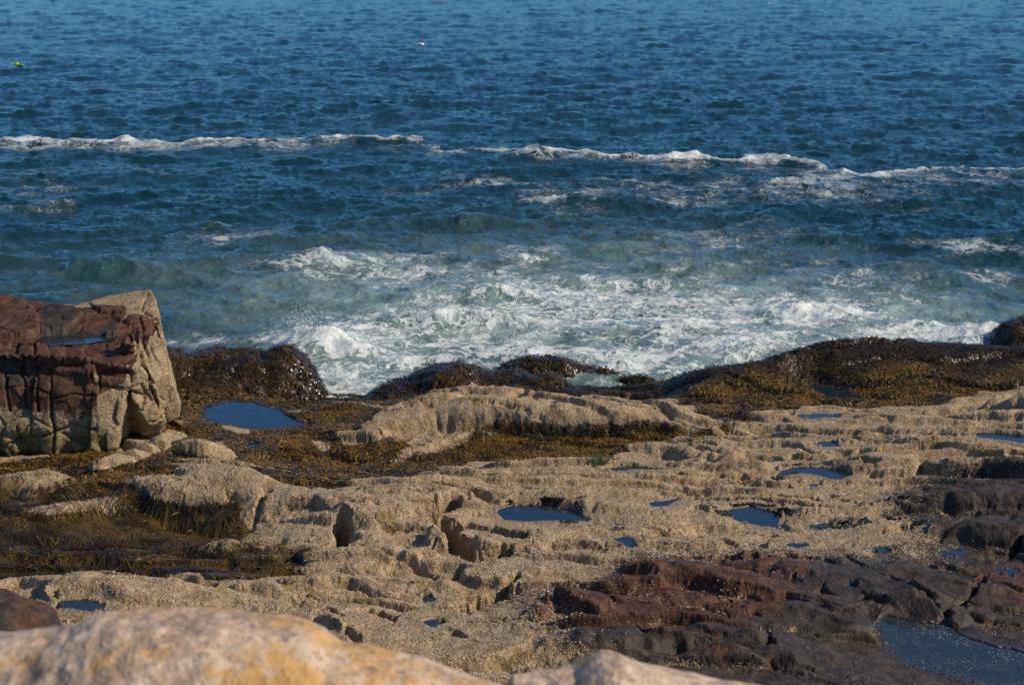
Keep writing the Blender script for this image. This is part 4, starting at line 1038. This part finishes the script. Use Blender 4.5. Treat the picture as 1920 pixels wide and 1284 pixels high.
wgt = (1 - S['weed']) * (1 - ss(.1, .4, S['wet'])) * (.15 * S['barn'] + (.9 * edge * (1 - .6 * S['dark']) + .012 * (1 - S['barn'])) * patch)
i = pick(wgt, 24000)
V, q, at = shells(i, rng.uniform(.004, .010, len(i)), rng.uniform(.004, .010, len(i)))
link('barnacles', raw_mesh('barnacles', V, q, at, False), M_BARN, kind='stuff', label='whitish barnacle shells sprinkled over the rock shelf', category='barnacles')
mz = np.zeros(len(Pv))
for X, Y, rx, ry, a in [(975,958,14,14,1),(1060,966,28,16,1),(1045,950,40,5,.8),(1400,972,60,12,.8),(1450,958,50,8,.5),(1200,872,70,8,.35),(1500,872,70,6,.5),(1360,948,30,8,.6),(1640,975,70,6,.6),(1460,900,20,6,.4),(1560,985,40,6,.4),(1000,945,50,4,.6),(1080,978,30,5,.4)]:
    u, vv, _ = hit(H, X, Y); kx = rx / F * 20; ky = ry / F * 20 * 3.2
    mz += a * np.exp(-((Pv[:, 0] - u[0]) / kx) ** 2 - ((Pv[:, 1] - vv[0]) / ky) ** 2)
mz *= ss(.07, .02, bil(HP, Pv[:, 0], Pv[:, 1]))
mz *= ss(-.1, .2, n2(Pv[:, 0], Pv[:, 1], 5, 71) + .1)
i = pick(ss(.15, .9, mz) * ss(.3, .7, nms[:, 2]), 5200)
V, q, at = shells(i, rng.uniform(.010, .020, len(i)), rng.uniform(.006, .020, len(i)), 5)
m = NB('mussel_shell'); m.set('Base Color', m.mix(m.attr('rnd'), (.006, .006, .008), (.032, .030, .032))); m.set('Roughness', .28)
link('mussels', raw_mesh('mussels', V, q, at, False), m.m, kind='stuff', label='black mussels crowded round the tide pools', category='mussels')

# ------------------------------------------------------------------ spray thrown up by the breakers
def ball_cloud(c, r, n):
    out = []
    for _ in range(n):
        t = rng.random() ** .6; p = np.array(c) + rng.normal(size=3) * r * (.5 + .6 * t); p[2] = c[2] + abs(rng.normal()) * r[2] * .9
        out.append(p)
    return out
pts = []
for X, Y, h, r, n in [(570,628,.15,(.22,.15,.26),420),(620,640,.12,(.45,.2,.16),380),(975,655,.1,(.18,.15,.22),260),(1740,634,.1,(.9,.2,.16),420),(1300,603,.2,(.35,.2,.16),160),(560,738,.05,(.3,.12,.12),160),(1205,700,.05,(.4,.2,.1),160),(710,735,.05,(.25,.2,.12),120),(1490,575,.15,(.6,.2,.14),140),(1835,634,.1,(.4,.2,.2),160)]:
    x, y = at_z(X, Y); pts += ball_cloud((x, y, h), r, n)
pts = np.array(pts); n = len(pts); rad = rng.uniform(.003, .011, n)
o6 = np.array([(1, 0, 0), (-1, 0, 0), (0, 1, 0), (0, -1, 0), (0, 0, 1), (0, 0, -1)], float)
f8 = np.array([(0, 2, 4), (2, 1, 4), (1, 3, 4), (3, 0, 4), (2, 0, 5), (1, 2, 5), (3, 1, 5), (0, 3, 5)])
V = (pts[:, None] + o6[None] * rad[:, None, None]).reshape(-1, 3)
m = NB('sea_spray'); m.set('Base Color', (.85, .86, .86)); m.set('Roughness', .4)
link('sea_spray', raw_mesh('sea_spray', V, ((np.arange(n) * 6)[:, None, None] + f8[None]).reshape(-1, 3), {}, True), m.m, kind='stuff', label='white droplets thrown up where the waves hit the rocks', category='spray')

# ------------------------------------------------------------------ lobster pot buoys
def lathe(name, prof, mat, parent, ns=20):
    """surface of revolution about the object's x axis"""
    V = []; n = len(prof)
    for a, r in prof:
        for k in range(ns): t = math.tau * k / ns; V.append((a, r * math.cos(t), r * math.sin(t)))
    q = [[i * ns + k, i * ns + (k + 1) % ns, (i + 1) * ns + (k + 1) % ns, (i + 1) * ns + k] for i in range(n - 1) for k in range(ns)]
    return link(name, raw_mesh(name, V, q), mat, parent)
B_ = dict(white=plain('buoy_white', (.82, .80, .76)), red=plain('buoy_red', (.70, .05, .03)), yellow=plain('buoy_yellow', (.80, .72, .04)), green=plain('buoy_green', (.02, .16, .05)), black=plain('buoy_black', (.02, .02, .02)), wood=plain('buoy_stick', (.72, .68, .55)))
def buoy(X, Y, label, nose, tail, band, stick, size, pitch, yaw, stick_m):
    x, y = at_z(X, Y, .08); o = link('buoy', None, category='buoy', label=label, group='lobster pot buoys floating offshore'); o.location = (x, y, .10)
    o.rotation_euler = (0, R(pitch), R(yaw)); s = size
    rad = .095 * s; L = .17 * s
    lathe('body', [(-L, 0), (-L, rad * .75), (-L * .9, rad * .97), (-L * .3, rad), (-L * .1, rad)], B_[tail], o)
    if band: lathe('stripe', [(-L * .42, rad * 1.02), (-L * .4, rad * 1.04), (L * .0, rad * 1.04), (L * .02, rad * 1.02)], B_[band], o)
    lathe('nose', [(-L * .12, rad * .99), (L * .2, rad * .98), (L * .6, rad * .8), (L * .9, rad * .45), (L, rad * .2), (L * 1.02, 0)], B_[nose], o)
    if stick: lathe('handle', [(-L - stick * s, 0), (-L - stick * s, .018), (-L - stick * s * .98, .022), (-L, .022)], stick_m, o, 10)
    return o
buoy(790, 84, 'white buoy with a red band and a white stick, floating beyond the foam line', 'white', 'white', 'red', .26, 1.05, 4, 8, B_['white'])
buoy(37, 123, 'yellow and green buoy with a yellow stick, at the far left', 'green', 'yellow', None, .24, 1.25, 10, -6, B_['yellow'])
buoy(819, 3, 'tiny pale yellow buoy almost at the upper edge of the photo', 'black', 'yellow', None, 0, 1.15, -20, 60, B_['wood'])
buoy(1442, 8, 'tiny white and black buoy far out on the right', 'black', 'white', None, 0, 1.0, 25, 30, B_['wood'])
print('done', time.time() - T0)
